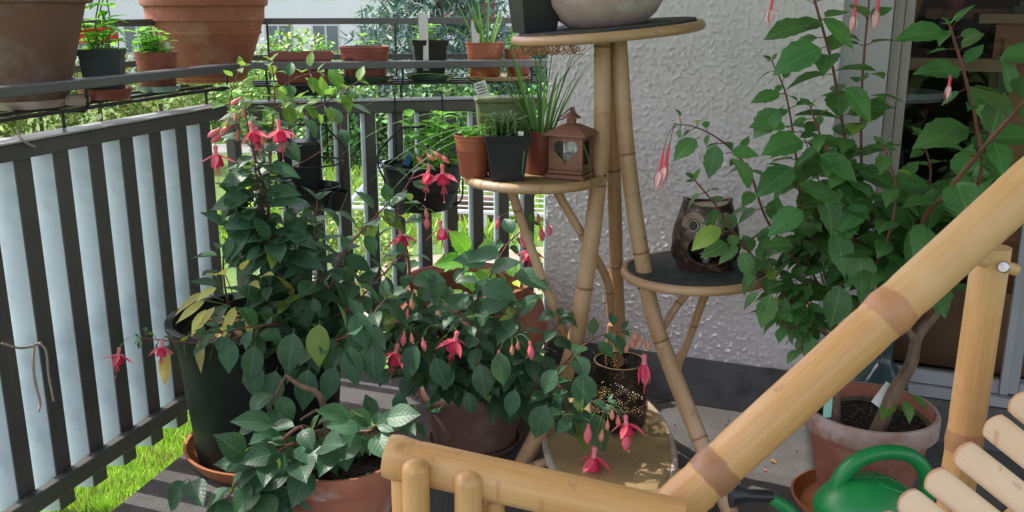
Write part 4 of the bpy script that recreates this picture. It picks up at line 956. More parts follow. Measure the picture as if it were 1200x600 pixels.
# split seat slats
ends = [(1225, 440), (1193, 470), (1163, 498), (1128, 530), (1094, 560), (1062, 585), (1033, 611)]
for k, (px, py) in enumerate(ends):
    a = Pd(px, py, .90-.006*k); b = Pd(px+330, py+262, .80-.006*k); d = (b-a).normalized(); up = (Vector((0, 0, H))-a).normalized(); s = d.cross(up).normalized(); up = s.cross(d)
    w = .0138; mb = MB(); N1 = 16; n2 = 10; vs = []; uv = []; cl = []; L = (b-a).length
    stops = [0, .006, .010, .02]+[.04+(L-.04)*i/N1 for i in range(N1+1)]
    for i, x in enumerate(stops):
        rd_ = .93 if x < .004 else 1.0
        for j in range(n2+1):
            t = PI*(j/n2); y = -math.cos(t)*w*rd_; z = math.sin(t)*.0032*rd_
            off = .006*(1-(y/w)**2)*(1 if x < .012 else 0)       # rounded end
            vs.append(a+d*(x-off)+s*y+up*z); uv.append((x+k*1.7, .5+.5*y/w)); c0 = 0.2 if x < .004 else 1.0; cl.append((c0, c0, c0))
    for i, x in enumerate(stops):
        for j in range(n2+1):
            t = PI*(j/n2); y = -math.cos(t)*w*.98; vs.append(a+d*x+s*y-up*.003+up*math.sin(t)*.0035); uv.append((x, .5)); cl.append((.2, .2, .2))
    fs = []; m = n2+1; ns = len(stops)
    for i in range(ns-1):
        for j in range(n2): q = i*m+j; fs.append((q, q+m, q+m+1, q+1)); q += ns*m; fs.append((q, q+1, q+m+1, q+m))
    for j in range(n2): fs.append((j, j+1, ns*m+j+1, ns*m+j))
    for i in range(ns-1): q = i*m; r_ = ns*m+i*m; fs.append((q, r_, r_+m, q+m)); q += n2; r_ += n2; fs.append((q, q+m, r_+m, r_))
    mb.add(vs, fs, uv, cl); sl = mb.build('slat', M['bslat'], ch, angle=50)
    if k in (3,):
        q = a+d*.115+up*.0068; mb = MB(); lathe(mb, [(0, .002), (.004, .0018), (.0048, 0)], q, 16, M=up.to_track_quat('Z', 'Y').to_matrix()); mb.build('screw', M['steel'], sl)
# rail that carries the slats, plus lower frame down to the floor (outside the picture)
a = Pd(1060, 640, .93); b = Pd(1290, 440, .93); ccane(a+Vector((.05, 0, -.035)), b+Vector((.05, 0, -.035)), .013, (.5,), 'slat_support')
for q in (B0+Vector((.02, 0, -.02)), B1+Vector((0, .0, -.02))):
    ccane(q, Vector((q.x, q.y, 0)), .018, (.3, .7), 'front_leg')
ccane(B0+Vector((.0, .0, -.44)), B1+Vector((0, 0, -.40)), .014, (.5,), 'lower_rail')
# ------------------------------------------------------------ fuchsias
def make_flower_mesh(kind):
    """hanging flower, attached at the origin, pointing down -Z"""
    mb = MB(); r_ = random.Random(3)
    if kind == 'star':      # short tube, four spreading sepals, red cup, stamens
        lathe(mb, [(0, 0), (.0035, -.001), (.0042, -.004), (.003, -.010), (.0042, -.016), (.0052, -.019), (0, -.019)], (0, 0, 0), 12, mi=0)
        for k in range(4):
            a = k*PI/2+.4; leaf(mb, (0.002*math.cos(a), .002*math.sin(a), -.016), (math.cos(a), math.sin(a), -.75 if k % 2 else -.45), (math.cos(a)*.6, math.sin(a)*.6, 1), .036, .0125, -.35 if k % 2 else .25, .35, rows=8, mi=0)
        lathe(mb, [(.0045, -.017), (.0085, -.022), (.0105, -.030), (.0108, -.036), (.009, -.036), (.0, -.025)], (0, 0, 0), 14, mi=1, wob=.06)
        for k in range(6):
            a = k*1.05; tube(mb, [Vector((0, 0, -.03)), Vector((.003*math.cos(a), .003*math.sin(a), -.043)), Vector((.006*math.cos(a), .006*math.sin(a), -.052))], .0005, 4, mi=0)
        tube(mb, [Vector((0, 0, -.03)), Vector((.001, 0, -.066))], .0006, 4, mi=0); lathe(mb, [(0, 0), (.0014, -.001), (.0014, -.003), (0, -.004)], (.001, 0, -.064), 8, mi=2)
        return mb, [M['sepal'], M['corolla'], M['palebud']]
    if kind == 'drop':      # half closed flower
        lathe(mb, [(0, 0), (.0035, -.001), (.0042, -.004), (.003, -.009), (.0045, -.015), (0, -.016)], (0, 0, 0), 12, mi=0)
        for k in range(4):
            a = k*PI/2+.2; leaf(mb, (0.002*math.cos(a), .002*math.sin(a), -.014), (math.cos(a)*.32, math.sin(a)*.32, -1), (math.cos(a), math.sin(a), .3), .034, .0125, .25, .4, rows=7, mi=0)
        lathe(mb, [(.004, -.017), (.007, -.024), (.0085, -.034), (.006, -.036), (0, -.03)], (0, 0, 0), 14, mi=1)
        tube(mb, [Vector((0, 0, -.03)), Vector((-.002, 0, -.06))], .0006, 4, mi=0)
        return mb, [M['sepal'], M['corolla']]
    if kind == 'bud':
        lathe(mb, [(0, 0), (.0028, -.001), (.0034, -.004), (.0028, -.008), (.0055, -.014), (.0075, -.021), (.0065, -.029), (.003, -.036), (0, -.039)], (0, 0, 0), 12)
        return mb, [M['bud']]
    if kind == 'smallbud':
        lathe(mb, [(0, 0), (.002, -.001), (.0024, -.004), (.0042, -.009), (.005, -.014), (.0035, -.019), (0, -.022)], (0, 0, 0), 10)
        return mb, [M['budpale']]
    if kind == 'long':      # long red tube, whitish closed petals
        tube(mb, [Vector((0, 0, 0)), Vector((0, 0, -.012)), Vector((0, 0, -.03)), Vector((0, 0, -.038))], [.0022, .0027, .0032, .0040], 10, mi=0)
        for k in range(4):
            a = k*PI/2; leaf(mb, (0.0028*math.cos(a), .0028*math.sin(a), -.036), (math.cos(a)*.28, math.sin(a)*.28, -1), (math.cos(a), math.sin(a), .2), .032, .0105, .3, .4, rows=7, mi=1)
        leaf(mb, (0.003, 0, -.036), (1, 0, -.2), (0, 0, 1), .022, .006, .3, .3, rows=6, mi=1); leaf(mb, (-0.003, 0, -.036), (-1, 0, -.3), (0, 0, 1), .022, .006, .3, .3, rows=6, mi=1)
        tube(mb, [Vector((0, 0, -.05)), Vector((.001, 0, -.078))], .0006, 4, mi=0)
        return mb, [M['sepal'], M['palebud']]
M['budpale'] = simple('young_bud', (.62, .28, .16), (.55, .2, .13), 60, .5)
FM = {}
def add_flower(rt, kind, p, size=1.0, dirv=(0, 0, -1), spin=None):
    name = {'star': 'flower', 'drop': 'flower', 'long': 'flower', 'bud': 'bud', 'smallbud': 'bud'}[kind]
    if kind not in FM:
        mb, mats = make_flower_mesh(kind); o = mb.build(name, mats, None, off=Vector((0, 0, 0))); FM[kind] = o.data
    else:
        o = bpy.data.objects.new(name, FM[kind]); C.objects.link(o)
    o.parent = rt; o.location = Vector(p)-rt.location; size *= 1.05 if kind == 'long' else 1.3; o.scale = (size, size, size)
    q = (-Vector(dirv)).normalized().to_track_quat('Z', 'Y'); o.rotation_mode = 'QUATERNION'
    o.rotation_quaternion = q @ Quaternion((0, 0, 1), random.uniform(0, 6.28) if spin is None else spin)
    return o
class Plant:
    def __init__(s, rt, seed, leafm='fleaf', L=.085, W=.052, serr=0.0):
        s.rt = rt; s.r = random.Random(seed); s.st = MB(); s.lv = MB(); s.wood = MB(); s.yl = MB(); s.leafm = leafm; s.L = L; s.W = W; s.serr = serr
    def stem(s, pts, r0=.003, r1=.0015, wood=False, n=6):
        p = smooth_path(pts, n); m = len(p); tube(s.wood if wood else s.st, p, [r0+(r1-r0)*i/(m-1) for i in range(m)], 8 if wood else 6); return p
    def leaf1(s, base, d, L=None, up=None, pet=.012, young=False, bend=None, tint=None):
        r_ = s.r; L = L or s.L*r_.uniform(.75, 1.15); d = Vector(d).normalized()
        b = Vector(base); e = b+d*pet+Vector((0, 0, .15*pet)); tube(s.st, [b, e], .0011, 4, caps=False)
        up = Vector(up) if up else Vector((r_.uniform(-.4, .4), r_.uniform(-.55, .15), 1))
        if r_.random() < .035 and not tint: tint = (3.2, 2.0, .7)
        k = r_.uniform(.75, 1.3); t = tint or (k*r_.uniform(.9, 1.15), k, k*r_.uniform(.85, 1.1))
        leaf(s.yl if young else s.lv, e, d, up, L, s.W/s.L*L*r_.uniform(.85, 1.12), bend if bend is not None else (r_.uniform(.1, .8) if r_.random() < .85 else r_.uniform(-.5, 1.5)), r_.uniform(.12, .38), t, rows=10 if s.serr else 8, wave=r_.uniform(.02, .12), serr=s.serr)
    def shoot(s, pts, r0=.003, r1=.0014, step=.035, start=.15, L0=1.0, L1=.55, young=0.0, droop=.35, wood=False, skip=0.0, toward=.35):
        p = s.stem(pts, r0, r1, wood); r_ = s.r; D = [0]
        for a, b in zip(p, p[1:]): D.append(D[-1]+(b-a).length)
        T = D[-1]; x = T*start; a0 = r_.random()*PI; i = 0
        while x < T:
            while i < len(D)-2 and D[i+1] < x: i += 1
            t = (x-D[i])/max(1e-9, D[i+1]-D[i]); q = p[i].lerp(p[i+1], t); ax = (p[i+1]-p[i]).normalized(); fx, fy, _ = frame(ax); fx = fx.copy(); fy = ax.cross(fx)
            f = x/T; a0 += PI/2+r_.uniform(-.3, .3)
            for k in (0, PI):
                if r_.random() < skip: continue
                d = fx*math.cos(a0+k)+fy*math.sin(a0+k)+ax*r_.uniform(.1, .55)+Vector((0, -toward, -droop*r_.uniform(-.2, 1.3)))
                s.leaf1(q+ax*r_.uniform(-.004, .004), d, s.L*(L0+(L1-L0)*f)*r_.uniform(.72, 1.15), pet=r_.uniform(.008, .02), young=(f > 1-young if young else False))
            x += step*(1.1-.45*f)*r_.uniform(.85, 1.2)
        for k in range(3):        # tip tuft
            a = k*2.1; s.leaf1(p[-1], fx*math.cos(a)+fy*math.sin(a)+ax*.9, s.L*L1*r_.uniform(.45, .8), pet=.003, young=bool(young), bend=.3)
        return p
    def bush(s, c, rad, n, hang=.4, Lk=1.0, src=None):
        """leafy twigs spread through a volume, springing from src"""
        r_ = s.r; c = Vector(c); src = Vector(src) if src is not None else c+Vector((0, 0, -rad[2]))
        for i in range(n):
            v = Vector((r_.gauss(0, 1), r_.gauss(0, 1), r_.gauss(0, 1))).normalized()*r_.uniform(.45, 1.0)
            e = c+Vector((v.x*rad[0], v.y*rad[1], v.z*rad[2])); m = src.lerp(e, .6)+Vector((0, 0, r_.uniform(.0, .25)*rad[2]))
            p = s.stem([src, m, e], .0022, .0011, n=4); ax = (p[-1]-p[-3]).normalized(); fx, fy, _ = frame(ax); fy = ax.cross(fx); a0 = r_.random()*PI
            for j, q in enumerate((p[-4], p[-2], p[-1])):
                a0 += PI/2
                for k in (0, PI):
                    d = fx*math.cos(a0+k)+fy*math.sin(a0+k)+ax*.35+Vector((v.x*.3, -.25, -hang*r_.uniform(-.4, 1.1))); s.leaf1(q, d, s.L*Lk*r_.uniform(.6, 1.05)*(1-.12*j), pet=.01)
    def pedicels(s, p, targets, kind_sizes, r=.0009):
        for (t, (kind, size)) in zip(targets, kind_sizes):
            t = Vector(t); p = Vector(p); m = p.lerp(t, .5)+Vector((0, 0, .35*(t-p).length)); q = smooth_path([p, m, t], 4); tube(s.ped, q, r, 5, caps=False)
            d = (q[-1]-q[-2]).normalized()+Vector((0, 0, -1.2)); add_flower(s.rt, kind, t, size, d)
    def fl(s, px, py, Y, kind='star', size=1.0, at=None, dirv=None):
        """flower with its top at the image point, on a stalk from 'at'"""
        t = P(px, py, Y)
        if at is not None:
            a = Vector(at); m = a.lerp(t, .55)+Vector((0, 0, .25*(t-a).length)); tube(s.st2, smooth_path([a, m, t], 4), .0010, 5, caps=False)
        add_flower(s.rt, kind, t, size, dirv or (random.uniform(-.25, .25), random.uniform(-.3, .1), -1))
    def done(s):
        s.st.build('stem', M['stem'], s.rt)
        if s.wood.v: s.wood.build('trunk', M['bark'], s.rt)
        if s.st2.v: build_pieces(s.st2, 'flower_stalk', M['gstem'], s.rt)
        s.lv.build('foliage', M[s.leafm], s.rt, angle=180)
        if s.yl.v: s.yl.build('young_foliage', M['yleaf'], s.rt, angle=180)
    st2 = None
def plant(rt, seed, **k):
    p = Plant(rt, seed, **k); p.st2 = MB(); p.ped = p.st2; return p
# ---- A: tall fuchsia in the big dark tub by the left railing
cA = Vector((-.735, 2.60, 0)); saucer(cA, .245, .05, 'saucer', 'wide terracotta saucer under the big dark tub beside the left railing')
cA2 = cA+Vector((0, 0, .014)); ra = root('potted_fuchsia', cA2, 'tall fuchsia with red hanging flowers in a big dark tub beside the left railing', 'potted plant')
mb = MB(); r, h = .262, .425; lathe(mb, [(.198, 0), (.206, .004), (r*.90, h-.06), (r*.93, h-.055), (r*.955, h-.02), (r, h-.012), (r, h), (r*.97, h+.002), (r*.92, h), (r*.9, h-.03), (.16, .02), (0, .02)], cA2, 64); mb.build('pot', M['pdark'], ra)
soil_mesh(cA2, .235, .375, .01, 3).build('soil', M['soil'], ra, angle=180)
A = plant(ra, 11, L=.104, W=.064)
base = cA2+Vector((.03, 0, .38)); YA = 2.50
s1 = A.shoot([base, P(338, 340, YA), P(322, 290, YA), P(312, 230, YA), P(296, 175, YA-.02), P(287, 130, YA-.02)], .0065, .002, step=.050, start=.12, L0=1.15, L1=.6, droop=.35)
s2 = A.shoot([P(315, 250, YA), P(318, 170, YA+.04), P(322, 110, YA+.06), P(318, 72, YA+.07)], .0035, .0015, step=.04, L0=.7, L1=.4, young=.6, start=.3)
s3 = A.shoot([P(318, 175, YA+.03), P(350, 140, YA+.04), P(385, 118, YA+.05), P(420, 95, YA+.05)], .003, .0013, step=.04, L0=.75, L1=.55, young=.5, start=.1)
A.shoot([P(310, 205, YA+.02), P(345, 195, YA+.05), P(390, 165, YA+.07), P(412, 118, YA+.06)], .002, .001, step=.1, L0=.5, start=.75, L1=.7)
A.shoot([P(300, 180, YA), P(272, 140, YA+.04), P(272, 105, YA+.05), P(283, 78, YA+.05)], .0025, .0012, step=.04, L0=.55, L1=.4, young=.8, start=.3)
A.shoot([P(320, 110, YA+.06), P(345, 92, YA+.05), P(372, 84, YA+.05)], .002, .001, step=.035, L0=.5, L1=.4, young=.5)
A.shoot([P(320, 130, YA+.06), P(338, 118, YA+.02), P(358, 124, YA+.0)], .002, .001, step=.03, L0=.6, L1=.5, young=1)
A.shoot([base, P(300, 370, YA), P(270, 360, YA), P(262, 300, YA), P(280, 250, YA)], .005, .002, step=.05, start=.45, L0=.9, L1=.7)
A.shoot([base, P(370, 340, YA-.05), P(368, 280, YA-.04), P(372, 235, YA-.02)], .004, .0018, step=.05, start=.3, L0=1, L1=.7)
A.shoot([base, P(375, 360, YA-.05), P(400, 300, YA-.06), P(425, 270, YA-.05), P(455, 238, YA)], .005, .002, step=.05, start=.2, L0=1.0, L1=.7)
A.shoot([base, P(300, 390, YA-.12), P(250, 402, YA-.2), P(205, 400, YA-.22), P(165, 396, YA-.22)], .004, .0012, step=.045, start=.3, L0=.85, L1=.25)
A.shoot([base, P(330, 380, YA-.15), P(280, 385, YA-.25), P(245, 392, YA-.28)], .004, .0015, step=.045, start=.3, L0=.8, L1=.6)
A.shoot([base, P(380, 400, YA-.2), P(420, 385, YA-.25), P(452, 350, YA-.24)], .004, .0015, step=.045, start=.3, L0=.95, L1=.7)
A.shoot([base, P(395, 370, YA-.1), P(440, 330, YA-.1), P(470, 300, YA-.08)], .004, .0015, step=.045, start=.3, L0=.9, L1=.6)
A.bush(P(340, 395, YA-.13), (.19, .12, .11), 17, .5, .95, base); A.bush(P(355, 325, YA-.02), (.17, .12, .15), 16, .4, 1, base); A.bush(P(325, 275, YA), (.13, .09, .16), 14, .35, .95, P(325, 340, YA)); A.bush(P(310, 215, YA), (.11, .08, .12), 9, .35, .85, P(312, 260, YA)); A.bush(P(405, 345, YA-.05), (.10, .09, .11), 8, .4, .95, base)
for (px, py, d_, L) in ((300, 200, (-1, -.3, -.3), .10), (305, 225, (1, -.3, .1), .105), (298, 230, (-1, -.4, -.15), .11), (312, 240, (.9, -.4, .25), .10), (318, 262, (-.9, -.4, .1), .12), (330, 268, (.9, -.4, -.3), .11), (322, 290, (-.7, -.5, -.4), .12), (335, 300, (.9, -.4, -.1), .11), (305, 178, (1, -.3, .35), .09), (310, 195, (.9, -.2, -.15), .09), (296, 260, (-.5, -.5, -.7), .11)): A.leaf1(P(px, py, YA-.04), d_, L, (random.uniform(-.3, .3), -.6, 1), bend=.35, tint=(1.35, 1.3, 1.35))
for (px, py, L) in ((298, 418, .10), (325, 430, .105), (362, 428, .11), (395, 425, .10), (345, 385, .11), (300, 400, .10), (410, 400, .11), (436, 395, .11), (268, 392, .09), (375, 375, .11), (418, 360, .1)):
    q = P(px, py, YA-.27); A.leaf1(q, (random.uniform(-.4, .4), -.35, -1), L, (random.uniform(-.3, .3), -1, .45), bend=.3)
for a_ in ((200, 402, 205, 425), (175, 398, 178, 385)): pass
# flowers on A
fp = P(288, 132, YA-.02)
for (px, py, k, z) in ((252, 170, 'star', 1.2), (258, 150, 'bud', .8), (262, 156, 'bud', .8), (268, 138, 'smallbud', 1), (276, 132, 'smallbud', 1), (283, 114, 'bud', .7), (278, 152, 'smallbud', 1.1), (293, 143, 'star', 1.1), (300, 148, 'drop', 1), (326, 140, 'star', 1.25), (272, 146, 'bud', .8), (286, 126, 'smallbud', 1), (305, 158, 'smallbud', 1)):
    A.fl(px, py, YA-.06+random.uniform(-.02, .02), k, z, fp, (-.7, -.2, -.5) if k == 'bud' else None)
tipA = P(166, 396, YA-.22); A.fl(140, 407, YA-.23, 'star', .95, tipA); A.fl(190, 398, YA-.25, 'star', .9, P(200, 400, YA-.22))
A.done()
# pale variegated plant in the same tub
mb = MB(); ms = MB(); rnd = random.Random(77)
for (px, py, ex, ey) in ((262, 352, 205, 362), (262, 356, 208, 378), (275, 350, 250, 312), (282, 345, 290, 305), (270, 360, 225, 392), (300, 350, 318, 318), (285, 362, 262, 390), (262, 345, 243, 322), (290, 355, 300, 330), (255, 370, 222, 384), (268, 348, 232, 352), (300, 362, 290, 392), (240, 395, 232, 430)):
    a = P(px, py, YA-.08); b = P(ex, ey, YA-.20+rnd.uniform(-.05, .03)); m = a.lerp(b, .4)+Vector((0, 0, .03)); tube(ms, smooth_path([a, m], 3), .0016, 5); k = rnd.uniform(.7, 1.15)
    leaf(mb, m, b-m, (rnd.uniform(-.3, .3), -.6, 1), (b-m).length*.95+.012, .026, rnd.uniform(-.1, .5), .35, (k, k*rnd.uniform(.85, 1.05), k*.8), wave=.1)
leaf(mb, P(196, 412, YA-.26), (-.15, -.1, -1), (-.3, -1, .2), .095, .036, .1, .3, (1, .75, .5))
build_pieces(ms, 'pale_stem', M['gstem'], ra); mb.build('pale_foliage', M['pleaf'], ra, angle=180)
mb = MB(); 
for i in range(26): a = rnd.random()*6.28; q = cA2+Vector((-.10+.09*math.cos(a)*rnd.random(), .02+.1*math.sin(a)*rnd.random(), .395)); leaf(mb, q, (math.cos(a), math.sin(a), .25), (0, 0, 1), .05, .022, .8, .2, (.6, .4, .25), rows=5)
mb.build('dry_leaves', M['pleaf'], ra, angle=180)
# ---- B: wide fuchsia in the round terracotta pot, centre
cB = P(556, 505, 2.66); cB.z = 0; saucer(cB, .145, .028, 'terraold', 'dim terracotta saucer under the central fuchsia pot')
cB2 = cB+Vector((0, 0, .010)); rb_ = root('potted_fuchsia', cB2, 'wide low fuchsia with pink red flowers in a terracotta pot left of the bamboo stand', 'potted plant')
pot_mesh('terra', cB2, .165, .20, .125).build('pot', M['terraold'], rb_); soil_mesh(cB2, .14, .165, .008, 4).build('soil', M['soil'], rb_, angle=180)
B = plant(rb_, 21, L=.092, W=.059); bb = cB2+Vector((0, 0, .16)); YB = 2.52
B.shoot([bb, P(520, 400, YB), P(485, 345, YB), P(478, 300, YB), P(466, 245, YB), P(484, 205, YB), P(497, 180, YB)], .006, .0018, step=.048, start=.2, L0=1.1, L1=.5)
B.shoot([bb, P(555, 370, YB), P(572, 328, YB), P(596, 285, YB), P(622, 262, YB)], .005, .0018, step=.05, start=.2, L0=1.0, L1=.55)
B.shoot([bb, P(520, 420, YB-.1), P(480, 385, YB-.14), P(462, 360, YB-.15)], .004, .0015, step=.042, start=.25, L0=1.05, L1=.7)
B.shoot([bb, P(560, 400, YB-.15), P(545, 375, YB-.2), P(525, 362, YB-.2)], .004, .0015, step=.042, start=.25)
B.shoot([bb, P(590, 400, YB-.12), P(610, 385, YB-.16), P(600, 372, YB-.16)], .004, .0015, step=.042, start=.25)
B.shoot([bb, P(500, 440, YB-.15), P(460, 430, YB-.22), P(432, 410, YB-.22)], .004, .0015, step=.045, start=.2, L0=1.05)
B.shoot([bb, P(600, 440, YB-.12), P(640, 405, YB-.16), P(655, 372, YB-.16)], .004, .0015, step=.045, start=.2, L0=1.0)
B.shoot([bb, P(600, 460, YB-.1), P(640, 462, YB-.2), P(672, 450, YB-.25), P(690, 470, YB-.27), P(712, 470, YB-.27)], .0045, .0014, step=.045, start=.3, L0=1.1, L1=.5, droop=.7)
B.shoot([bb, P(630, 455, YB-.1), P(660, 470, YB-.22), P(668, 490, YB-.27)], .004, .0014, step=.045, start=.35, L0=1.15, L1=.9, droop=1)
B.shoot([P(640, 455, YB-.14), P(672, 415, YB-.2), P(700, 395, YB-.22), P(728, 388, YB-.22)], .003, .0014, step=.04, start=.2, L0=.95, L1=.6)
B.bush(P(535, 420, YB-.14), (.20, .11, .08), 14, .5, 1, bb); B.bush(P(480, 395, YB-.1), (.11, .10, .10), 8, .4, 1, bb); B.bush(P(600, 430, YB-.12), (.10, .09, .06), 6, .5, 1, bb); B.bush(P(530, 365, YB-.06), (.17, .09, .08), 11, .3, .95, bb)
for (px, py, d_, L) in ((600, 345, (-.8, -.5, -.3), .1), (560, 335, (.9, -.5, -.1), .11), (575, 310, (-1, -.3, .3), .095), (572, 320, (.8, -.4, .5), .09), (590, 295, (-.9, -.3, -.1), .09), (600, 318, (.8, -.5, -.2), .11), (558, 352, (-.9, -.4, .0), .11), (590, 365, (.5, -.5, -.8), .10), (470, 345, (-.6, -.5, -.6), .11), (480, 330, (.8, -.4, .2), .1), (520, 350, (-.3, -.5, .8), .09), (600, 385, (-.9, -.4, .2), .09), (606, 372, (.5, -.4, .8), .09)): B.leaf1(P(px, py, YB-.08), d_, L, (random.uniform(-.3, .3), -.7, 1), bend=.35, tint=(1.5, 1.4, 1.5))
for (px, py, ex, L) in ((586, 408, -.1, .105), (560, 422, .05, .105), (508, 415, -.1, .11), (530, 425, 0, .1), (490, 400, -.25, .1), (655, 430, -.2, .1), (642, 470, -.05, .1), (692, 478, .0, .12), (684, 432, .25, .1), (660, 478, .1, .09), (545, 455, .1, .09), (605, 452, .2, .09), (470, 455, -.2, .09)):
    B.leaf1(P(px, py, YB-.27), (ex+random.uniform(-.5, .5), -.3, -1), L*random.uniform(.68, 1), (random.uniform(-.6, .6), -1, random.uniform(.3, 1.2)), bend=.4)
f1 = P(500, 186, YB)
for (px, py, k, z) in ((503, 193, 'star', 1.1), (518, 192, 'star', 1.2), (500, 180, 'smallbud', 1), (507, 177, 'smallbud', 1.1), (515, 181, 'bud', .7), (488, 184, 'smallbud', .9)): B.fl(px, py, YB-.03, k, z, f1, (.7, -.2, -.6) if 'bud' in k else None)
f2 = P(474, 250, YB); 
for (px, py, k, z) in ((468, 266, 'star', 1.15), (515, 258, 'star', 1.15), (500, 252, 'bud', .8), (499, 244, 'smallbud', 1)): B.fl(px, py, YB-.05, k, z, P(492, 246, YB-.02) if px > 480 else f2)
tube(B.st2, smooth_path([f2, P(485, 240, YB-.01), P(492, 246, YB-.02)], 4), .001, 5)
f3 = P(622, 264, YB)
for (px, py, k, z) in ((620, 283, 'star', 1.1), (612, 262, 'drop', 1.1), (633, 264, 'bud', .9), (641, 260, 'bud', .8), (585, 254, 'bud', .75), (630, 250, 'smallbud', 1), (612, 250, 'smallbud', 1)): B.fl(px, py, YB-.04, k, z, f3)
f4 = P(478, 384, YB-.2)
for (px, py, k, z) in ((466, 402, 'star', 1.2), (482, 350, 'smallbud', 1.1), (478, 362, 'bud', .7), (482, 390, 'smallbud', 1), (474, 388, 'bud', .8)): B.fl(px, py, YB-.24, k, z, f4 if py > 370 else P(490, 345, YB-.16))
for (px, py, k, z) in ((536, 388, 'star', 1.2), (495, 395, 'bud', .75)): B.fl(px, py, YB-.25, k, z, P(512, 382, YB-.2))
for (px, py, k, z) in ((585, 410, 'bud', 1.), (621, 400, 'bud', .95), (600, 404, 'smallbud', 1), (607, 400, 'smallbud', .9)): B.fl(px, py, YB-.24, k, z, P(600, 396, YB-.2))
f5 = P(713, 476, YB-.28)
for (px, py, k, z) in ((697, 523, 'star', 1.35), (733, 486, 'star', 1.15), (690, 495, 'bud', 1.15), (735, 503, 'bud', 1.15), (706, 503, 'smallbud', 1.2), (712, 492, 'smallbud', 1), (718, 480, 'smallbud', 1), (724, 486, 'smallbud', 1.1)): B.fl(px, py, YB-.31, k, z, f5, (random.uniform(-.15, .15), -.1, -1))
f6 = P(732, 388, YB-.22)
for (px, py, k, z) in ((755, 415, 'drop', 1.35), (740, 396, 'smallbud', 1.1), (750, 394, 'smallbud', 1.1), (758, 398, 'smallbud', 1.1), (745, 388, 'smallbud', 1), (736, 402, 'smallbud', 1)): B.fl(px, py, YB-.26, k, z, f6)
B.done()
# ---- big terracotta urn behind, with a light green plant
cE = P(548, 330, 2.98); cE.z = 0; re_ = root('terracotta_urn', cE, 'big round bellied terracotta urn behind the central fuchsia, holding a light green plant', 'potted plant')
pot_mesh('urn', cE, .265, .435, .16).build('pot', M['terra'], re_); soil_mesh(cE, .178, .33).build('soil', M['soil'], re_, angle=180)
E_ = plant(re_, 33, L=.095, W=.06, leafm='bleaf', serr=.12); eb = cE+Vector((.0, 0, .33))
E_.shoot([eb, P(548, 345, 2.95), P(545, 320, 2.9), P(540, 300, 2.88)], .003, .0015, step=.05, start=.4, L0=.95, L1=.8)
0 and E_.shoot([eb, P(520, 330, 2.9), P(505, 300, 2.88)], .003, .0015, step=.05, start=.5, L0=1.1, L1=.7); E_.shoot([eb, P(590, 345, 2.93), P(606, 320, 2.9)], .003, .0015, step=.05, start=.3, L0=.6, L1=.5)
for (px, py, d) in ((548, 306, (-1, -.3, 0)), (552, 300, (-.5, -.2, .7)), (556, 304, (.7, -.3, .5)), (553, 318, (.8, -.4, -.3))): E_.leaf1(P(px, py, 2.86), d, .10, (0, -1, .9), bend=.3)
for i in range(12): a = rnd.random()*6.28; q = rnd.random()*.13; E_.leaf1(eb+Vector((q*math.cos(a), q*math.sin(a), .02)), (math.cos(a), math.sin(a), .5), .045)
E_.done()
# ---- D: fuchsia in the terracotta pot at the bottom edge
cD = P(398, 528, 2.06); cD.z = 0; rdn = root('potted_fuchsia', cD, 'low fuchsia with big glossy dark leaves in the terracotta pot at the bottom edge', 'potted plant')
pot_mesh('terra', cD, .150, .27, .10).build('pot', M['terralime'], rdn); soil_mesh(cD, .13, .215, .008, 8).build('soil', M['soil'], rdn, angle=180)
Dp = plant(rdn, 41, L=.082, W=.054); db = P(386, 510, 2.10); db.z = .21
w_ = Dp.stem([db, P(382, 490, 2.12), P(373, 462, 2.13), P(352, 452, 2.15), P(335, 440, 2.17)], .011, .005, True)
Dp.stem([P(372, 480, 2.12), P(352, 492, 2.08)], .004, .003, True)
Dp.shoot([db, P(360, 500, 2.0), P(320, 525, 1.95), P(285, 560, 1.92), P(262, 590, 1.9)], .005, .002, step=.045, start=.25, L0=1.1, L1=.9, droop=.3)
Dp.shoot([db, P(350, 520, 1.97), P(315, 540, 1.93), P(300, 585, 1.90)], .005, .002, step=.04, start=.3, L0=1.15, L1=.9, droop=.3)
Dp.shoot([db, P(400, 510, 2.02), P(432, 505, 2.0), P(440, 500, 1.99)], .004, .002, step=.035, start=.4, L0=1.0, L1=.8, droop=.2)
Dp.shoot([db, P(440, 520, 2.15), P(480, 495, 2.2), P(500, 482, 2.22)], .006, .003, step=.05, start=.4, L0=.95, L1=.7)
Dp.shoot([P(335, 440, 2.17), P(320, 470, 2.1), P(300, 520, 2.05)], .004, .002, step=.045, start=.3, L0=.9, L1=.7, droop=.6)
for (px, py, d) in ((432, 500, (-1, -.2, .15)), (435, 500, (1, -.1, .25)), (428, 508, (-.75, -.5, -.5)), (438, 506, (.25, -.5, -.15)), (448, 492, (.8, -.3, .3)), (415, 492, (-.6, -.4, .4))):
    Dp.leaf1(P(px, py, 1.97), d, .085, (random.uniform(-.15, .15), -.75, 1), bend=.25, tint=(1.2, 1.25, 1.2))
for (px, py, d) in ((335, 530, (-.8, -.5, .1)), (345, 555, (-.9, -.4, -.1)), (325, 500, (-.6, -.3, .3)), (318, 548, (-.6, -.6, -.3)), (300, 575, (.6, -.4, -.1)), (350, 540, (.2, -.6, .1)), (305, 545, (-.9, -.2, .2)), (365, 548, (-.2, -.7, -.3)), (330, 575, (.1, -.5, -.4)), (350, 575, (-.7, -.5, 0)), (290, 540, (-.3, -.3, .6)), (220, 560, (-.55, -.1, -.75)), (222, 562, (.3, -.5, .0)), (375, 525, (.3, -.4, .3)), (400, 520, (-.2, -.6, -.1))):
    Dp.leaf1(P(px, py, 1.93), d, .092, (random.uniform(-.2, .2), -.7, 1), bend=.45, tint=(.75, .75, .75))
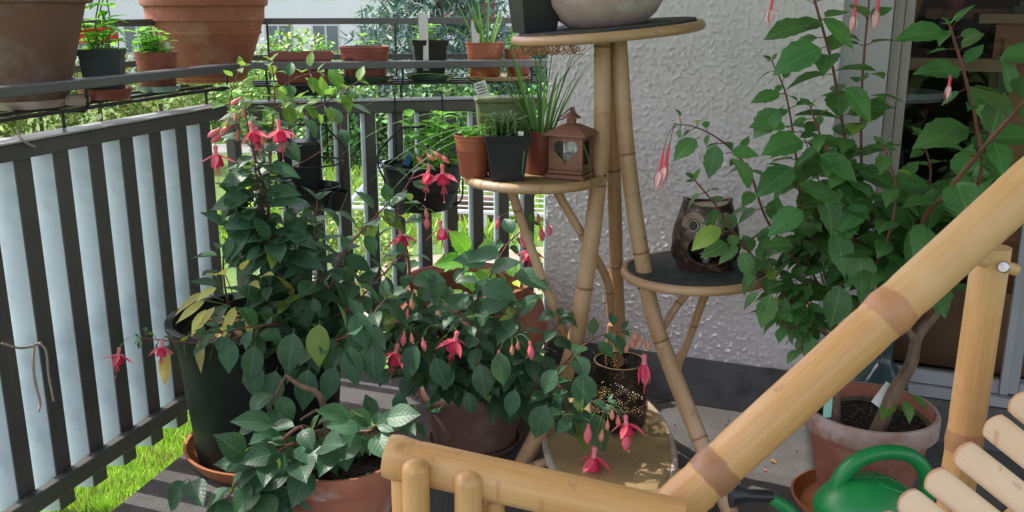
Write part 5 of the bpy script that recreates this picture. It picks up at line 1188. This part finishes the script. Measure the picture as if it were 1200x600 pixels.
Dp.stem([P(262, 590, 1.9), P(240, 580, 1.92), P(221, 562, 1.93)], .002, .0015)
Dp.bush(P(322, 570, 1.96), (.08, .06, .05), 5, .2, 1, db); Dp.bush(P(420, 500, 2.16), (.08, .05, .05), 4, .4, .9, db)
Dp.done(); flatcard('plant_tag', P(408, 580, 1.95), P(436, 560, 1.98), .03, rdn)
# ---- F: the large green fuchsia on the right
cF = P(1018, 498, 2.27); cF.z = 0; saucer(cF+Vector((-.015, 0, 0)), .168, .036, 'saucer', 'orange clay saucer under the large fuchsia pot behind the green can')
cF2 = cF+Vector((0, 0, .010)); rf = root('potted_fuchsia', cF2, 'large bushy green fuchsia with woody trunks in a lime stained terracotta pot by the door', 'potted plant')
mb = pot_mesh('terra', cF2, .168, .285, .105); mb.build('pot', M['terra'], rf)
mb = MB(); lathe(mb, [(.1655, .231), (.1692, .236), (.1697, .279), (.166, .2865), (.158, .287)], cF2, 64, cap=False); mb.build('rim', M['limerim'], rf)
soil_mesh(cF2, .150, .238, .010, 12).build('soil', M['soil'], rf, angle=180)
M['moss'] = simple('moss_ring', (.16, .15, .06), (.09, .07, .04), 60, .95, (90, 1, .01))
mb = MB(); tube(mb, [cF2+Vector((.150*math.cos(a/40*6.2832), .150*math.sin(a/40*6.2832), .243+.004*math.sin(a))) for a in range(41)], .007, 8, caps=False); mb.build('moss', M['moss'], rf)
Fp = plant(rf, 51, leafm='rleaf', L=.092, W=.058, serr=.10); YF = 2.27; sb = .245
def tr(pts, r0, r1): return Fp.stem(pts, r0, r1, True, 8)
fb1 = Vector((P(1028, 490, 2.2).x, 2.20, sb)); fb2 = Vector((P(984, 480, 2.24).x, 2.26, sb))
tr([fb1, P(1048, 460, 2.2), P(1068, 425, 2.22), P(1075, 395, 2.24), P(1098, 365, 2.25), P(1115, 330, 2.26)], .0205, .009)
tr([P(1074, 400, 2.23), P(1050, 370, 2.25), P(1020, 340, 2.26), P(1012, 300, 2.27)], .010, .006)
tr([fb2, P(980, 450, 2.28), P(985, 410, 2.3), P(978, 380, 2.3), P(985, 340, 2.3), P(992, 300, 2.3)], .014, .005)
tr([P(980, 400, 2.3), P(960, 385, 2.25), P(945, 375, 2.22)], .008, .004)
tr([P(983, 420, 2.28), P(1000, 385, 2.22), P(1008, 350, 2.2), P(1022, 320, 2.2)], .007, .004)
mb = MB(); q = fb1+Vector((0, 0, -.01)); 
sh_ = dict(step=.050, L0=1.15, L1=.55, droop=.45, toward=.3)
Fp.shoot([P(992, 300, 2.3), P(1000, 230, 2.3), P(988, 150, 2.26), P(975, 75, 2.24), P(953, -5, 2.22)], .005, .003, start=.1, **dict(sh_, L1=1.0, step=.062))
Fp.shoot([P(1008, 300, 2.27), P(1010, 230, 2.26), P(1009, 130, 2.25), P(1013, 60, 2.24), P(1019, -5, 2.24)], .004, .0025, start=.1, **dict(sh_, L1=.9, step=.075))
Fp.shoot([P(1022, 320, 2.2), P(990, 260, 2.18), P(975, 195, 2.15), P(958, 150, 2.13), P(950, 125, 2.12)], .004, .002, start=.1, **sh_)
Fp.shoot([P(978, 370, 2.3), P(945, 300, 2.26), P(935, 200, 2.25), P(922, 115, 2.24), P(905, 72, 2.22)], .004, .0015, start=.1, **dict(sh_, L1=.4))
Fp.shoot([P(1060, 380, 2.25), P(1110, 300, 2.1), P(1148, 210, 2.05), P(1145, 150, 2.04), P(1131, 90, 2.03), P(1113, 30, 2.02)], .006, .003, start=.2, **dict(sh_, L1=.55, step=.06))
Fp.shoot([P(1090, 370, 2.25), P(1080, 270, 2.1), P(1110, 225, 2.0), P(1160, 165, 1.92), P(1210, 110, 1.86)], .006, .0045, start=.2, **dict(sh_, L1=1.1, step=.075))
Fp.shoot([P(980, 400, 2.3), P(930, 355, 2.25), P(890, 310, 2.22), P(862, 275, 2.2), P(838, 240, 2.2), P(815, 212, 2.2)], .0045, .0018, start=.15, **dict(sh_, L1=.55, step=.05))
bl = Fp.shoot([P(945, 320, 2.25), P(900, 260, 2.22), P(880, 205, 2.2), P(862, 180, 2.2), P(838, 160, 2.19), P(812, 148, 2.18), P(793, 146, 2.18)], .0035, .0013, start=.2, **dict(sh_, L0=.85, L1=.28, step=.055))
Fp.shoot([P(960, 385, 2.25), P(925, 370, 2.2), P(900, 345, 2.18), P(880, 315, 2.17)], .003, .0015, start=.1, **dict(sh_, L0=.8, L1=.5))
Fp.shoot([P(1010, 340, 2.2), P(1040, 280, 2.1), P(1050, 220, 2.08), P(1035, 170, 2.07)], .004, .002, start=.1, **sh_)
Fp.shoot([P(1015, 330, 2.3), P(1060, 270, 2.3), P(1090, 210, 2.3), P(1080, 160, 2.3)], .004, .002, start=.1, **sh_)
Fp.shoot([P(945, 375, 2.22), P(925, 385, 2.18), P(905, 365, 2.16)], .003, .0015, start=.2, **dict(sh_, L0=.7))
Fp.shoot([P(945, 375, 2.22), P(940, 405, 2.15), P(945, 425, 2.12)], .002, .0015, start=.3, **dict(sh_, L0=.7))
Fp.bush(P(1000, 235, 2.26), (.21, .14, .20), 12, .45, 1.25, P(1000, 330, 2.28)); Fp.bush(P(965, 300, 2.24), (.15, .12, .13), 7, .55, 1.2, P(980, 380, 2.28)); Fp.bush(P(1060, 270, 2.25), (.14, .14, .16), 10, .55, 1.2, P(1080, 360, 2.26)); Fp.bush(P(920, 335, 2.2), (.08, .07, .09), 5, .5, .8, P(960, 385, 2.25))
Fp.bush(P(960, 190, 2.22), (.11, .1, .14), 5, .5, 1.05, P(980, 290, 2.28)); Fp.bush(P(1120, 250, 2.12), (.12, .10, .12), 8, .5, 1, P(1090, 340, 2.2))
# leaves that stand out in the picture
for (px, py, d, L) in ((955, 30, (-1, -.1, -.1), .12), (958, 20, (1, -.2, -.6), .12), (968, 55, (-1, -.2, -.35), .14), (985, 100, (.7, -.2, -.6), .12), (1130, 88, (-1, -.2, .2), .12), (1113, 40, (-1, 0, .05), .12), (1118, 45, (.8, -.2, .2), .06), (1165, 70, (1, -.2, .15), .14), (1140, 150, (-1, -.2, -.15), .15), (1150, 165, (.9, -.2, .2), .13), (1130, 100, (.5, -.3, -.7), .1), (1185, 115, (-.3, -.3, .8), .10), (1145, 180, (.2, -.3, -.8), .10), (1070, 260, (0, -.3, -1), .11), (1092, 215, (.1, -.2, -1), .12), (985, 330, (-.2, -.4, -1), .12), (1005, 290, (.1, -.4, -.9), .12), (820, 160, (-.6, -.3, -.4), .085), (850, 180, (.9, -.3, .1), .075), (840, 165, (-.2, -.4, -.9), .09), (880, 225, (-.4, -.4, .9), .10), (858, 285, (-.8, -.3, -.2), .085), (868, 290, (.3, -.4, -1), .075), (850, 265, (-.9, -.2, -.5), .1), (905, 340, (-.3, -.3, -1), .1), (950, 390, (.1, -.4, -1), .1), (945, 165, (-1, -.4, -.1), .12), (955, 180, (.8, -.5, -.4), .12), (935, 195, (-.9, -.4, -.4), .13), (965, 215, (.2, -.5, -1), .13), (930, 215, (.9, -.4, -.2), .12), (925, 150, (-.9, -.3, .2), .10), (920, 110, (-1, -.2, -.1), .08), (918, 125, (-.7, -.2, -.6), .10), (975, 265, (.3, -.5, -.9), .13), (945, 245, (-.9, -.4, -.4), .12), (1000, 200, (.9, -.4, -.2), .12), (1020, 240, (-.8, -.4, -.4), .12), (1035, 215, (.9, -.4, .1), .11), (1050, 290, (.8, -.4, -.4), .11), (935, 290, (-.9, -.3, .2), .09), (1000, 330, (.6, -.4, -.7), .11), (1110, 270, (-.3, -.4, -.9), .12)):
    Fp.leaf1(P(px, py, 2.1 if px > 1050 else 2.14), d, L*.88, (random.uniform(-.2, .2), -.8, 1), bend=.5)
for i in range(3): q = fb1+Vector((.03+.02*i, .04, .0)); Fp.leaf1(P(1062-6*i, 462+3*i, 2.2), (.6-.5*i, -.3, -.3), .06, tint=(1.6, 1.3, .6))
e = bl[-1]
for (px, py, z) in ((784, 170, 1.3), (777, 178, 1.2)): Fp.fl(px, py, 2.17, 'long', z, e, (-.12, 0, -1))
for (px, py, z) in ((1004, -4, 1.1), (1031, -12, 1.2), (906, -10, 1)): Fp.fl(px, py, 2.2, 'long', z, P(1013, -25, 2.24) if px > 950 else P(930, -40, 2.2), (-.05, 0, -1))
Fp.fl(1115, 82, 2.03, 'long', .9, P(1127, 70, 2.03)); Fp.fl(1133, 78, 2.02, 'long', .9, P(1127, 60, 2.03)) if False else None
build_pieces(Fp.st2, 'flower_stalk', M['stem'], rf); Fp.st2 = MB(); Fp.done()
flatcard('plant_tag', P(969, 489, 2.13), P(971, 465, 2.13), .020, rf, 'tlabel', nrm=(0, -1, .1)); flatcard('plant_tag', P(1028, 476, 2.2), P(1046, 452, 2.22), .036, rf, nrm=(-.2, -1, .5))
mb = MB(); 
for i in range(90):
    a = random.random()*6.28; q = .14*math.sqrt(random.random()); c_ = cF2+Vector((q*math.cos(a), q*math.sin(a), .254+random.uniform(-.004, .004))); s_ = random.uniform(.002, .006); box(mb, c_, (s_, s_*.7, s_*.5), Matrix.Rotation(random.random()*3, 3, 'X') @ rotz(random.random()*3))
M['pebbles'] = simple('soil_crumbs', (.16, .13, .10), (.06, .045, .035), 90, .9); o = mb.build('soil_crumbs', M['pebbles'], rf, smooth=False); o['kind'] = 'stuff'

# fallen petals, leaves and crumbs on the floor
mb = MB(); rnd = random.Random(3)
for i in range(150):
    px, py = rnd.uniform(200, 980), rnd.uniform(455, 600); p = Pz(px, py, .003)
    if p.x < -.95: continue
    k = rnd.random()
    if k < .12: leaf(mb, p, (rnd.uniform(-1, 1), rnd.uniform(-1, 1), .05), (0, 0, 1), rnd.uniform(.02, .05), rnd.uniform(.01, .022), .3, .3, (.30, .17, .06), rows=5)
    elif k < .2: leaf(mb, p, (rnd.uniform(-1, 1), rnd.uniform(-1, 1), .05), (0, 0, 1), .018, .009, .3, .4, (.6, .10, .14), rows=4)
    else: s_ = rnd.uniform(.002, .006); box(mb, p, (s_, s_*.7, s_*.5), rotz(rnd.random()*3), (.06, .045, .03))
M['litter'] = simple('litter', (1, 1, 1), (.8, .8, .8), 30, .8)
o = mb.build('floor_litter', M['litter'], angle=180); o['kind'] = 'stuff'; o['label'] = 'fallen petals, dry leaves and soil crumbs scattered on the balcony floor'
# ------------------------------------------------------------ outside
G = -2.6
def lawnmat():
    n = NT('lawn'); col = n.mix(n.ramp(n.noise(.6, 5, .6), .35, .65), (.12, .24, .035), (.16, .28, .05))
    col = n.mix(n.ramp(n.noise(9, 5, .7), .45, .7), col, (.07, .17, .02)); col = n.mix(n.ramp(n.noise(60, 2, .7), .62, .72), col, (.35, .5, .15))
    n.l(col, n.b.inputs['Base Color']); n.b.inputs['Roughness'].default_value = .8; n.bump(n.noise(40, 4), .8, .05); return n.m
M['lawn'] = lawnmat()
mb = MB(); mb.add([(-250, -60, G), (250, -60, G), (250, 300, G), (-250, 300, G)], [(0, 1, 2, 3)]); struct(mb.build('lawn', M['lawn'], smooth=False))
M['pave'] = simple('sand_paving', (.46, .36, .25), (.38, .30, .21), 1.2, .9, (14, .5, .02), c3=(.3, .27, .2), scale3=2)
def gz(px, py): return Pz(px, py, G)
mb = MB(); pts = [gz(330, 388), gz(720, 370), gz(720, 283), gz(500, 300), gz(330, 330)]; mb.add([p+Vector((0, 0, .004)) for p in pts], [(0, 1, 2, 3, 4)]); struct(mb.build('paved_terrace', M['pave'], smooth=False))
M['path'] = simple('grey_path', (.34, .34, .34), (.28, .28, .27), 1, .9)
mb = MB(); pts = [Vector((-40, 27, G+.008)), Vector((30, 25, G+.008)), Vector((30, 26.6, G+.008)), Vector((-40, 28.8, G+.008))]; mb.add(pts, [(0, 1, 2, 3)]); struct(mb.build('path', M['path'], smooth=False))
# grass tufts close below the left railing and near the terrace
M['tuft'] = simple('grass_blades', (.30, .56, .05), (.42, .62, .09), 3, .5, c3=(.40, .40, .14), scale3=5)
rnd = random.Random(5); mb = MB()
def blade(mb, p, h, w, rnd):
    a = rnd.random()*PI; d = Vector((math.cos(a), math.sin(a), 0))*w; l = Vector((rnd.uniform(-1, 1), rnd.uniform(-1, 1), 0))*h*.6
    k = rnd.uniform(.55, 1.5); mb.add([p-d, p+d, p+l+Vector((0, 0, h))], [(0, 1, 2)], None, (k, k, k*.8))
for i in range(26000):
    px = rnd.uniform(60, 260); py = rnd.uniform(440, 600); p = gz(px, py); blade(mb, p, rnd.uniform(.05, .13), .009, rnd)
for i in range(9000):
    p = Vector((rnd.uniform(-6, 5), rnd.uniform(15.5, 24), G)); blade(mb, p, rnd.uniform(.08, .25), .03, rnd)
o = mb.build('grass', M['tuft'], smooth=False); o['kind'] = 'stuff'; o['label'] = 'bright green sunlit grass of the garden below the balcony'
# trees, hedges and shrubs
def foliage_blob(mb, c, r, n, s, rnd, cols, needle=False):
    for i in range(n):
        v = Vector((rnd.gauss(0, 1), rnd.gauss(0, 1), rnd.gauss(0, 1))).normalized()
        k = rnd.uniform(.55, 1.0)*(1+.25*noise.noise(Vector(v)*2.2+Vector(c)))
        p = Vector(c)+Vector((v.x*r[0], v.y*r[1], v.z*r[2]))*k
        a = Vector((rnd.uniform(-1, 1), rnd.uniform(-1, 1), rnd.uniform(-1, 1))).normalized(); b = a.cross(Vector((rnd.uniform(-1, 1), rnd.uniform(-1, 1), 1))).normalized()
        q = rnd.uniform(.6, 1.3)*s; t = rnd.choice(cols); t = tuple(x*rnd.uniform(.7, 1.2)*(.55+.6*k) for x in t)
        if needle: mb.add([p-b*q*.12, p+b*q*.12, p+a*q], [(0, 1, 2)], None, t)
        else: mb.add([p-a*q*.5, p+b*q*.32, p+a*q*.5, p-b*q*.32], [(0, 1, 2, 3)], None, t)
M['hleaf'] = simple('hedge_leaf', (1, 1, 1), (.8, .8, .8), 1.5, .6)
M['trunk'] = simple('tree_bark', (.16, .12, .09), (.10, .08, .06), 6, .9)
def tree(c, h, blobs, name, label, cat, cols, s, seed, needle=False, group=None):
    rt = root(name, c, label, cat, group); r_ = random.Random(seed); mb = MB(); c = Vector(c)
    tube(mb, smooth_path([c, c+Vector((.1, 0, h*.5)), c+Vector((0, .1, h))]), [.18*(1-.7*i/12)*h/6 for i in range(13)], 8)
    for b in blobs: 
        tube(mb, [c+Vector((0, 0, h*.35)), c+Vector(b[0])*.8], .05*h/6, 5)
    mb.build('trunk', M['trunk'], rt); mb = MB()
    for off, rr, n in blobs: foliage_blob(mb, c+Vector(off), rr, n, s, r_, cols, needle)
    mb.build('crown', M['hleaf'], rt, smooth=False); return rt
conf = [((0, 0, 1.2+i*.85), (3.3-i*.33, 3.3-i*.33, .7), 2600-220*i) for i in range(9)]
p = gz(505, 200); p.y = 30; p.x = -2.4; p.z = G
tree(p, 8.5, conf, 'conifer_tree', 'tall blue green conifer in the garden behind the small railing pots', 'tree', [(.20, .32, .26), (.14, .25, .19), (.26, .38, .31)], .34, 3, True)
p = Vector((2.4, 31, G)); tree(p, 8.5, conf, 'conifer_tree', 'dark conifer partly behind the chives, right of the tall conifer', 'tree', [(.16, .28, .20), (.12, .22, .15)], .34, 8, True)
BR = 1.55
for i, (x, y, rx, h, cl, lb) in enumerate([
        (-6.3, 28, 1.9, 3.6, (.24, .38, .10), 'light green airy bush left of the tall conifer'),
        (-9.5, 30, 2.2, 3.0, (.20, .32, .09), 'yellow green bush seen above the left railing corner'),
        (-4.4, 24, 1.2, 2.3, (.10, .20, .07), 'ivy covered shrub behind the left hanging planter'),
        (-1.6, 23.5, 1.7, 2.5, (.08, .17, .05), 'dark leafy shrub behind the right hanging planter'),
        (1.3, 24, 1.6, 2.2, (.11, .22, .07), 'rounded shrub at the back of the lawn near the stucco wall'),
        (-13, 19, 2.3, 2.5, (.30, .40, .10), 'sunlit yellow green hedge seen over the left handrail'),
        (-17, 22, 3.2, 2.6, (.28, .38, .09), 'long sunlit hedge at the far left beyond the railing')]):
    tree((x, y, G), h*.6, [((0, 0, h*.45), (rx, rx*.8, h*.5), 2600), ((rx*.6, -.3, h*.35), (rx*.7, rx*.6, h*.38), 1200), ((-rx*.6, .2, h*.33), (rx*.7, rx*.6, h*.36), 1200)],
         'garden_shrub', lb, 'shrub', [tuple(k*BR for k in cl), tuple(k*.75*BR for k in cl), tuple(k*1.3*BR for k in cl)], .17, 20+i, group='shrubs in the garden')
hg = root('hedge', (-15, 25, G), 'long sunlit yellow green hedge seen between the rack and the left handrail', 'hedge'); rnd = random.Random(31); mb = MB()
for i in range(13): foliage_blob(mb, (-28+i*1.6, 25.5-.15*i, G+1.5), (1.3, .9, 1.55), 1500, .17, rnd, [(.34, .42, .10), (.26, .36, .08), (.42, .48, .15)])
mb.build('foliage', M['hleaf'], hg, smooth=False); mb = MB()
for i in range(13): tube(mb, [Vector((-28+i*1.6, 25.5-.15*i, G)), Vector((-28+i*1.6, 25.5-.15*i, G+1.6))], .05, 6)
build_pieces(mb, 'trunk', M['trunk'], hg)
# low plants next to the terrace
rnd = random.Random(9)
for i, (px, py, lb) in enumerate([(400, 300, 'pale yellow flowering plant in the lawn by the left hanging planter'), (628, 380, 'small leafy plant at the end of the terrace by the house wall'), (445, 345, 'low green plant on the edge of the sandy terrace')]):
    c = gz(px, py); rt = root('garden_plant', c, lb, 'plant'); mb = MB(); tube(mb, [c, c+Vector((0, 0, .4))], .02, 6); mb.build('stem', M['gstem'], rt)
    mb = MB(); foliage_blob(mb, c+Vector((0, 0, .45)), (.5, .4, .45), 900, .09, rnd, [(.28, .45, .08), (.4, .5, .14)]); mb.build('foliage', M['hleaf'], rt, smooth=False)
# drying rack
M['wtube'] = simple('white_tube', (.62, .68, .72), (.55, .6, .65), 4, .4)
dr = root('drying_rack', gz(540, 330), 'white metal frame with parallel bars standing on the lawn', 'rack')
hh = 1.0; a = Pz(405, 243, G+hh); b = Pz(650, 252, G+hh); c = Pz(660, 200, G+hh); d = Pz(450, 190, G+hh)
mb = MB()
for q, w in ((a, b), (b, c), (c, d), (d, a)): tube(mb, [q, w], .035, 8)
mb.build('frame', M['wtube'], dr); mb = MB()
for i in range(1, 10):
    t = i/10; tube(mb, [a.lerp(d, t), b.lerp(c, t)], .013, 6)
mb.build('bars', M['wtube'], dr)
for q in (a, b, c, d):
    mb = MB(); tube(mb, [q-Vector((0, 0, .03)), Vector((q.x, q.y, G))], .03, 8); mb.build('leg', M['wtube'], dr)
# garden lantern lamp on the terrace
c = gz(563, 278); gl = root('garden_lamp', c, 'small white cylindrical lamp standing on the lawn near the terrace', 'lamp')
mb = MB(); lathe(mb, [(.10, .0), (.10, .04), (.06, .05), (.06, .16)], c, 16); mb.build('base', M['dark'], gl); mb = MB(); lathe(mb, [(.11, .17), (.12, .2), (.12, .42), (.09, .46), (0, .47)], c, 16); mb.build('shade', M['label'], gl)
bk = gz(560, 262); mb = MB(); box(mb, bk+Vector((0, .4, .22)), (1.1, .5, .44), bev=.03); tag(mb.build('wooden_box', simple('garden_box_wood', (.16, .09, .06), (.12, .07, .05), 3, .8), None, smooth=False), 'low brown wooden box on the lawn behind the white lamp', 'box')
# buildings
M['facade'] = simple('facade_plaster', (.90, .90, .92), (.86, .87, .90), .3, .9)
M['facade2'] = simple('facade_white', (.84, .84, .85), (.8, .8, .82), .3, .9)
M['winframe'] = simple('window_frame_white', (.7, .7, .7), (.65, .65, .65), 2, .5)
M['winglass'] = simple('window_glass_far', (.16, .19, .22), (.22, .25, .28), .4, .15)
M['roof'] = simple('roof_tile', (.30, .12, .08), (.24, .1, .07), 2, .8)
M['awn'] = simple('red_awning_cloth', (.62, .05, .03), (.55, .04, .03), 2, .7)
def building(x0, x1, y, h, mat, label, nx, nz, balc=False, shift=0):
    rt = root('apartment_building', ((x0+x1)/2, y, G), label, 'building')
    mb = MB(); box(mb, ((x0+x1)/2, y+4, G+h/2), (x1-x0, 8, h)); mb.build('wall', mat, rt, smooth=False)
    mb = MB(); box(mb, ((x0+x1)/2, y+4, G+h+.2), (x1-x0+.8, 8.8, .4)); mb.build('roof', M['roof'], rt, smooth=False)
    for i in range(nx):
        for j in range(nz):
            cx = x0+(x1-x0)*(i+.5)/nx; cz = G+1.7+j*2.9+shift
            mb = MB(); box(mb, (cx, y-.03, cz), (1.5, .05, 1.6)); f = mb.build('window', M['winframe'], rt, smooth=False)
            mb = MB()
            for s in (-.36, .36): box(mb, (cx+s, y-.06, cz), (.6, .03, 1.4))
            mb.build('pane', M['winglass'], f, smooth=False)
    if balc:
        for j in range(1, nz):
            mb = MB(); box(mb, ((x0+x1)/2, y-.8, G+j*2.9+shift), (x1-x0-1, 1.6, .2)); box(mb, ((x0+x1)/2, y-1.55, G+j*2.9+.6+shift), (x1-x0-1, .06, 1.0)); mb.build('balcony', mat, rt, smooth=False)
    return rt
building(-24, 9, 52, 14, M['facade'], 'long pale grey apartment block with rows of windows across the garden', 13, 5, shift=.6)
building(-44, -28, 44, 12, M['facade2'], 'white apartment house with balconies seen beyond the left railing', 5, 4, True)
building(12, 30, 58, 12, M['facade2'], 'white house far behind the bamboo stand, right of the long block', 5, 4)
# red awning / sunshade on the facade
for (px, w, lb) in ((533, 1.3, 'left one of two red awnings above the conifer'), (563, 1.5, 'right one of two red awnings above the chive pot')):
    c = P(px, 2, 38); mb = MB(); box(mb, c+Vector((0, 0, .1)), (w*.75, .1, 1.5)); box(mb, c+Vector((0, -.35, .85)), (w*.75, .7, .08)); tag(mb.build('red_awning', M['awn'], None, smooth=False), lb, 'awning')
    mb = MB(); tube(mb, [Vector((c.x, c.y+.1, G)), Vector((c.x, c.y+.1, c.z+.8))], .06, 8); tag(mb.build('awning_pole', M['wtube']), lb.replace('one of two red awnings', 'thin white pole carrying the red awning'), 'pole')
c = gz(112, 200); c = P(112, 42, 24); mb = MB(); box(mb, c, (1.1, .1, .35)); box(mb, c+Vector((0, -.35, .2)), (1.1, .7, .06)); tag(mb.build('red_awning', M['awn'], None, smooth=False), 'small red awning seen between the two big pots on the left', 'awning')
# ------------------------------------------------------------ unseen ceiling slab added for shade, edge placed for the sun patches
mb = MB(); c = [RL-rd*3.4+rn*CEIL_OFF, CL+rn*CEIL_OFF+rd*CEIL_BACK, W0+bn*CEIL_BACK+wd*.2, W0+wd*4+wn*.3, Vector((3.2, -1.2, 0))]
lo = [Zv(p, 2.5) for p in c]; hi = [Zv(p, 2.68) for p in c]; k = len(c)
mb.add(lo+hi, [tuple(range(k)), tuple(reversed(range(k, 2*k)))]+[(i, i+k, (i+1) % k+k, (i+1) % k) for i in range(k)])
struct(mb.build('unseen_shade_ceiling', simple('ceiling_paint', (.7, .7, .7), (.65, .65, .65), 2, .9), smooth=False))
# ------------------------------------------------------------ light
w = bpy.data.worlds.new("World"); bpy.context.scene.world = w; w.use_nodes = True
sk = w.node_tree.nodes.new('ShaderNodeTexSky'); sk.sky_type = 'NISHITA'; sk.sun_disc = False
sk.sun_elevation = math.radians(SUN_EL); sk.sun_rotation = math.radians(SUN_AZ); sk.air_density = 1.2; sk.dust_density = 2.5
bg = w.node_tree.nodes['Background']; bg.inputs[1].default_value = SKY
hs = w.node_tree.nodes.new('ShaderNodeHueSaturation'); hs.inputs['Saturation'].default_value = .55; w.node_tree.links.new(sk.outputs[0], hs.inputs['Color']); tm = w.node_tree.nodes.new('ShaderNodeMix'); tm.data_type = 'RGBA'; tm.blend_type = 'MULTIPLY'; tm.inputs[0].default_value = 1; tm.inputs[7].default_value = (1.06, .965, 1.04, 1); w.node_tree.links.new(hs.outputs[0], tm.inputs[6]); w.node_tree.links.new(tm.outputs[2], bg.inputs[0])
sd = bpy.data.lights.new('sun', 'SUN'); sd.energy = SUN; sd.angle = math.radians(.5); sd.color = (1, .95, .86)
so = bpy.data.objects.new('sun', sd); C.objects.link(so)
az = math.radians(SUN_AZ); el = math.radians(SUN_EL)
to = Vector((math.sin(az)*math.cos(el), math.cos(az)*math.cos(el), math.sin(el)))
so.rotation_euler = to.to_track_quat('Z', 'Y').to_euler(); so.location = to*20
sc = bpy.context.scene; sc.view_settings.view_transform = 'Standard'; sc.view_settings.look = 'None'; sc.view_settings.exposure = 0
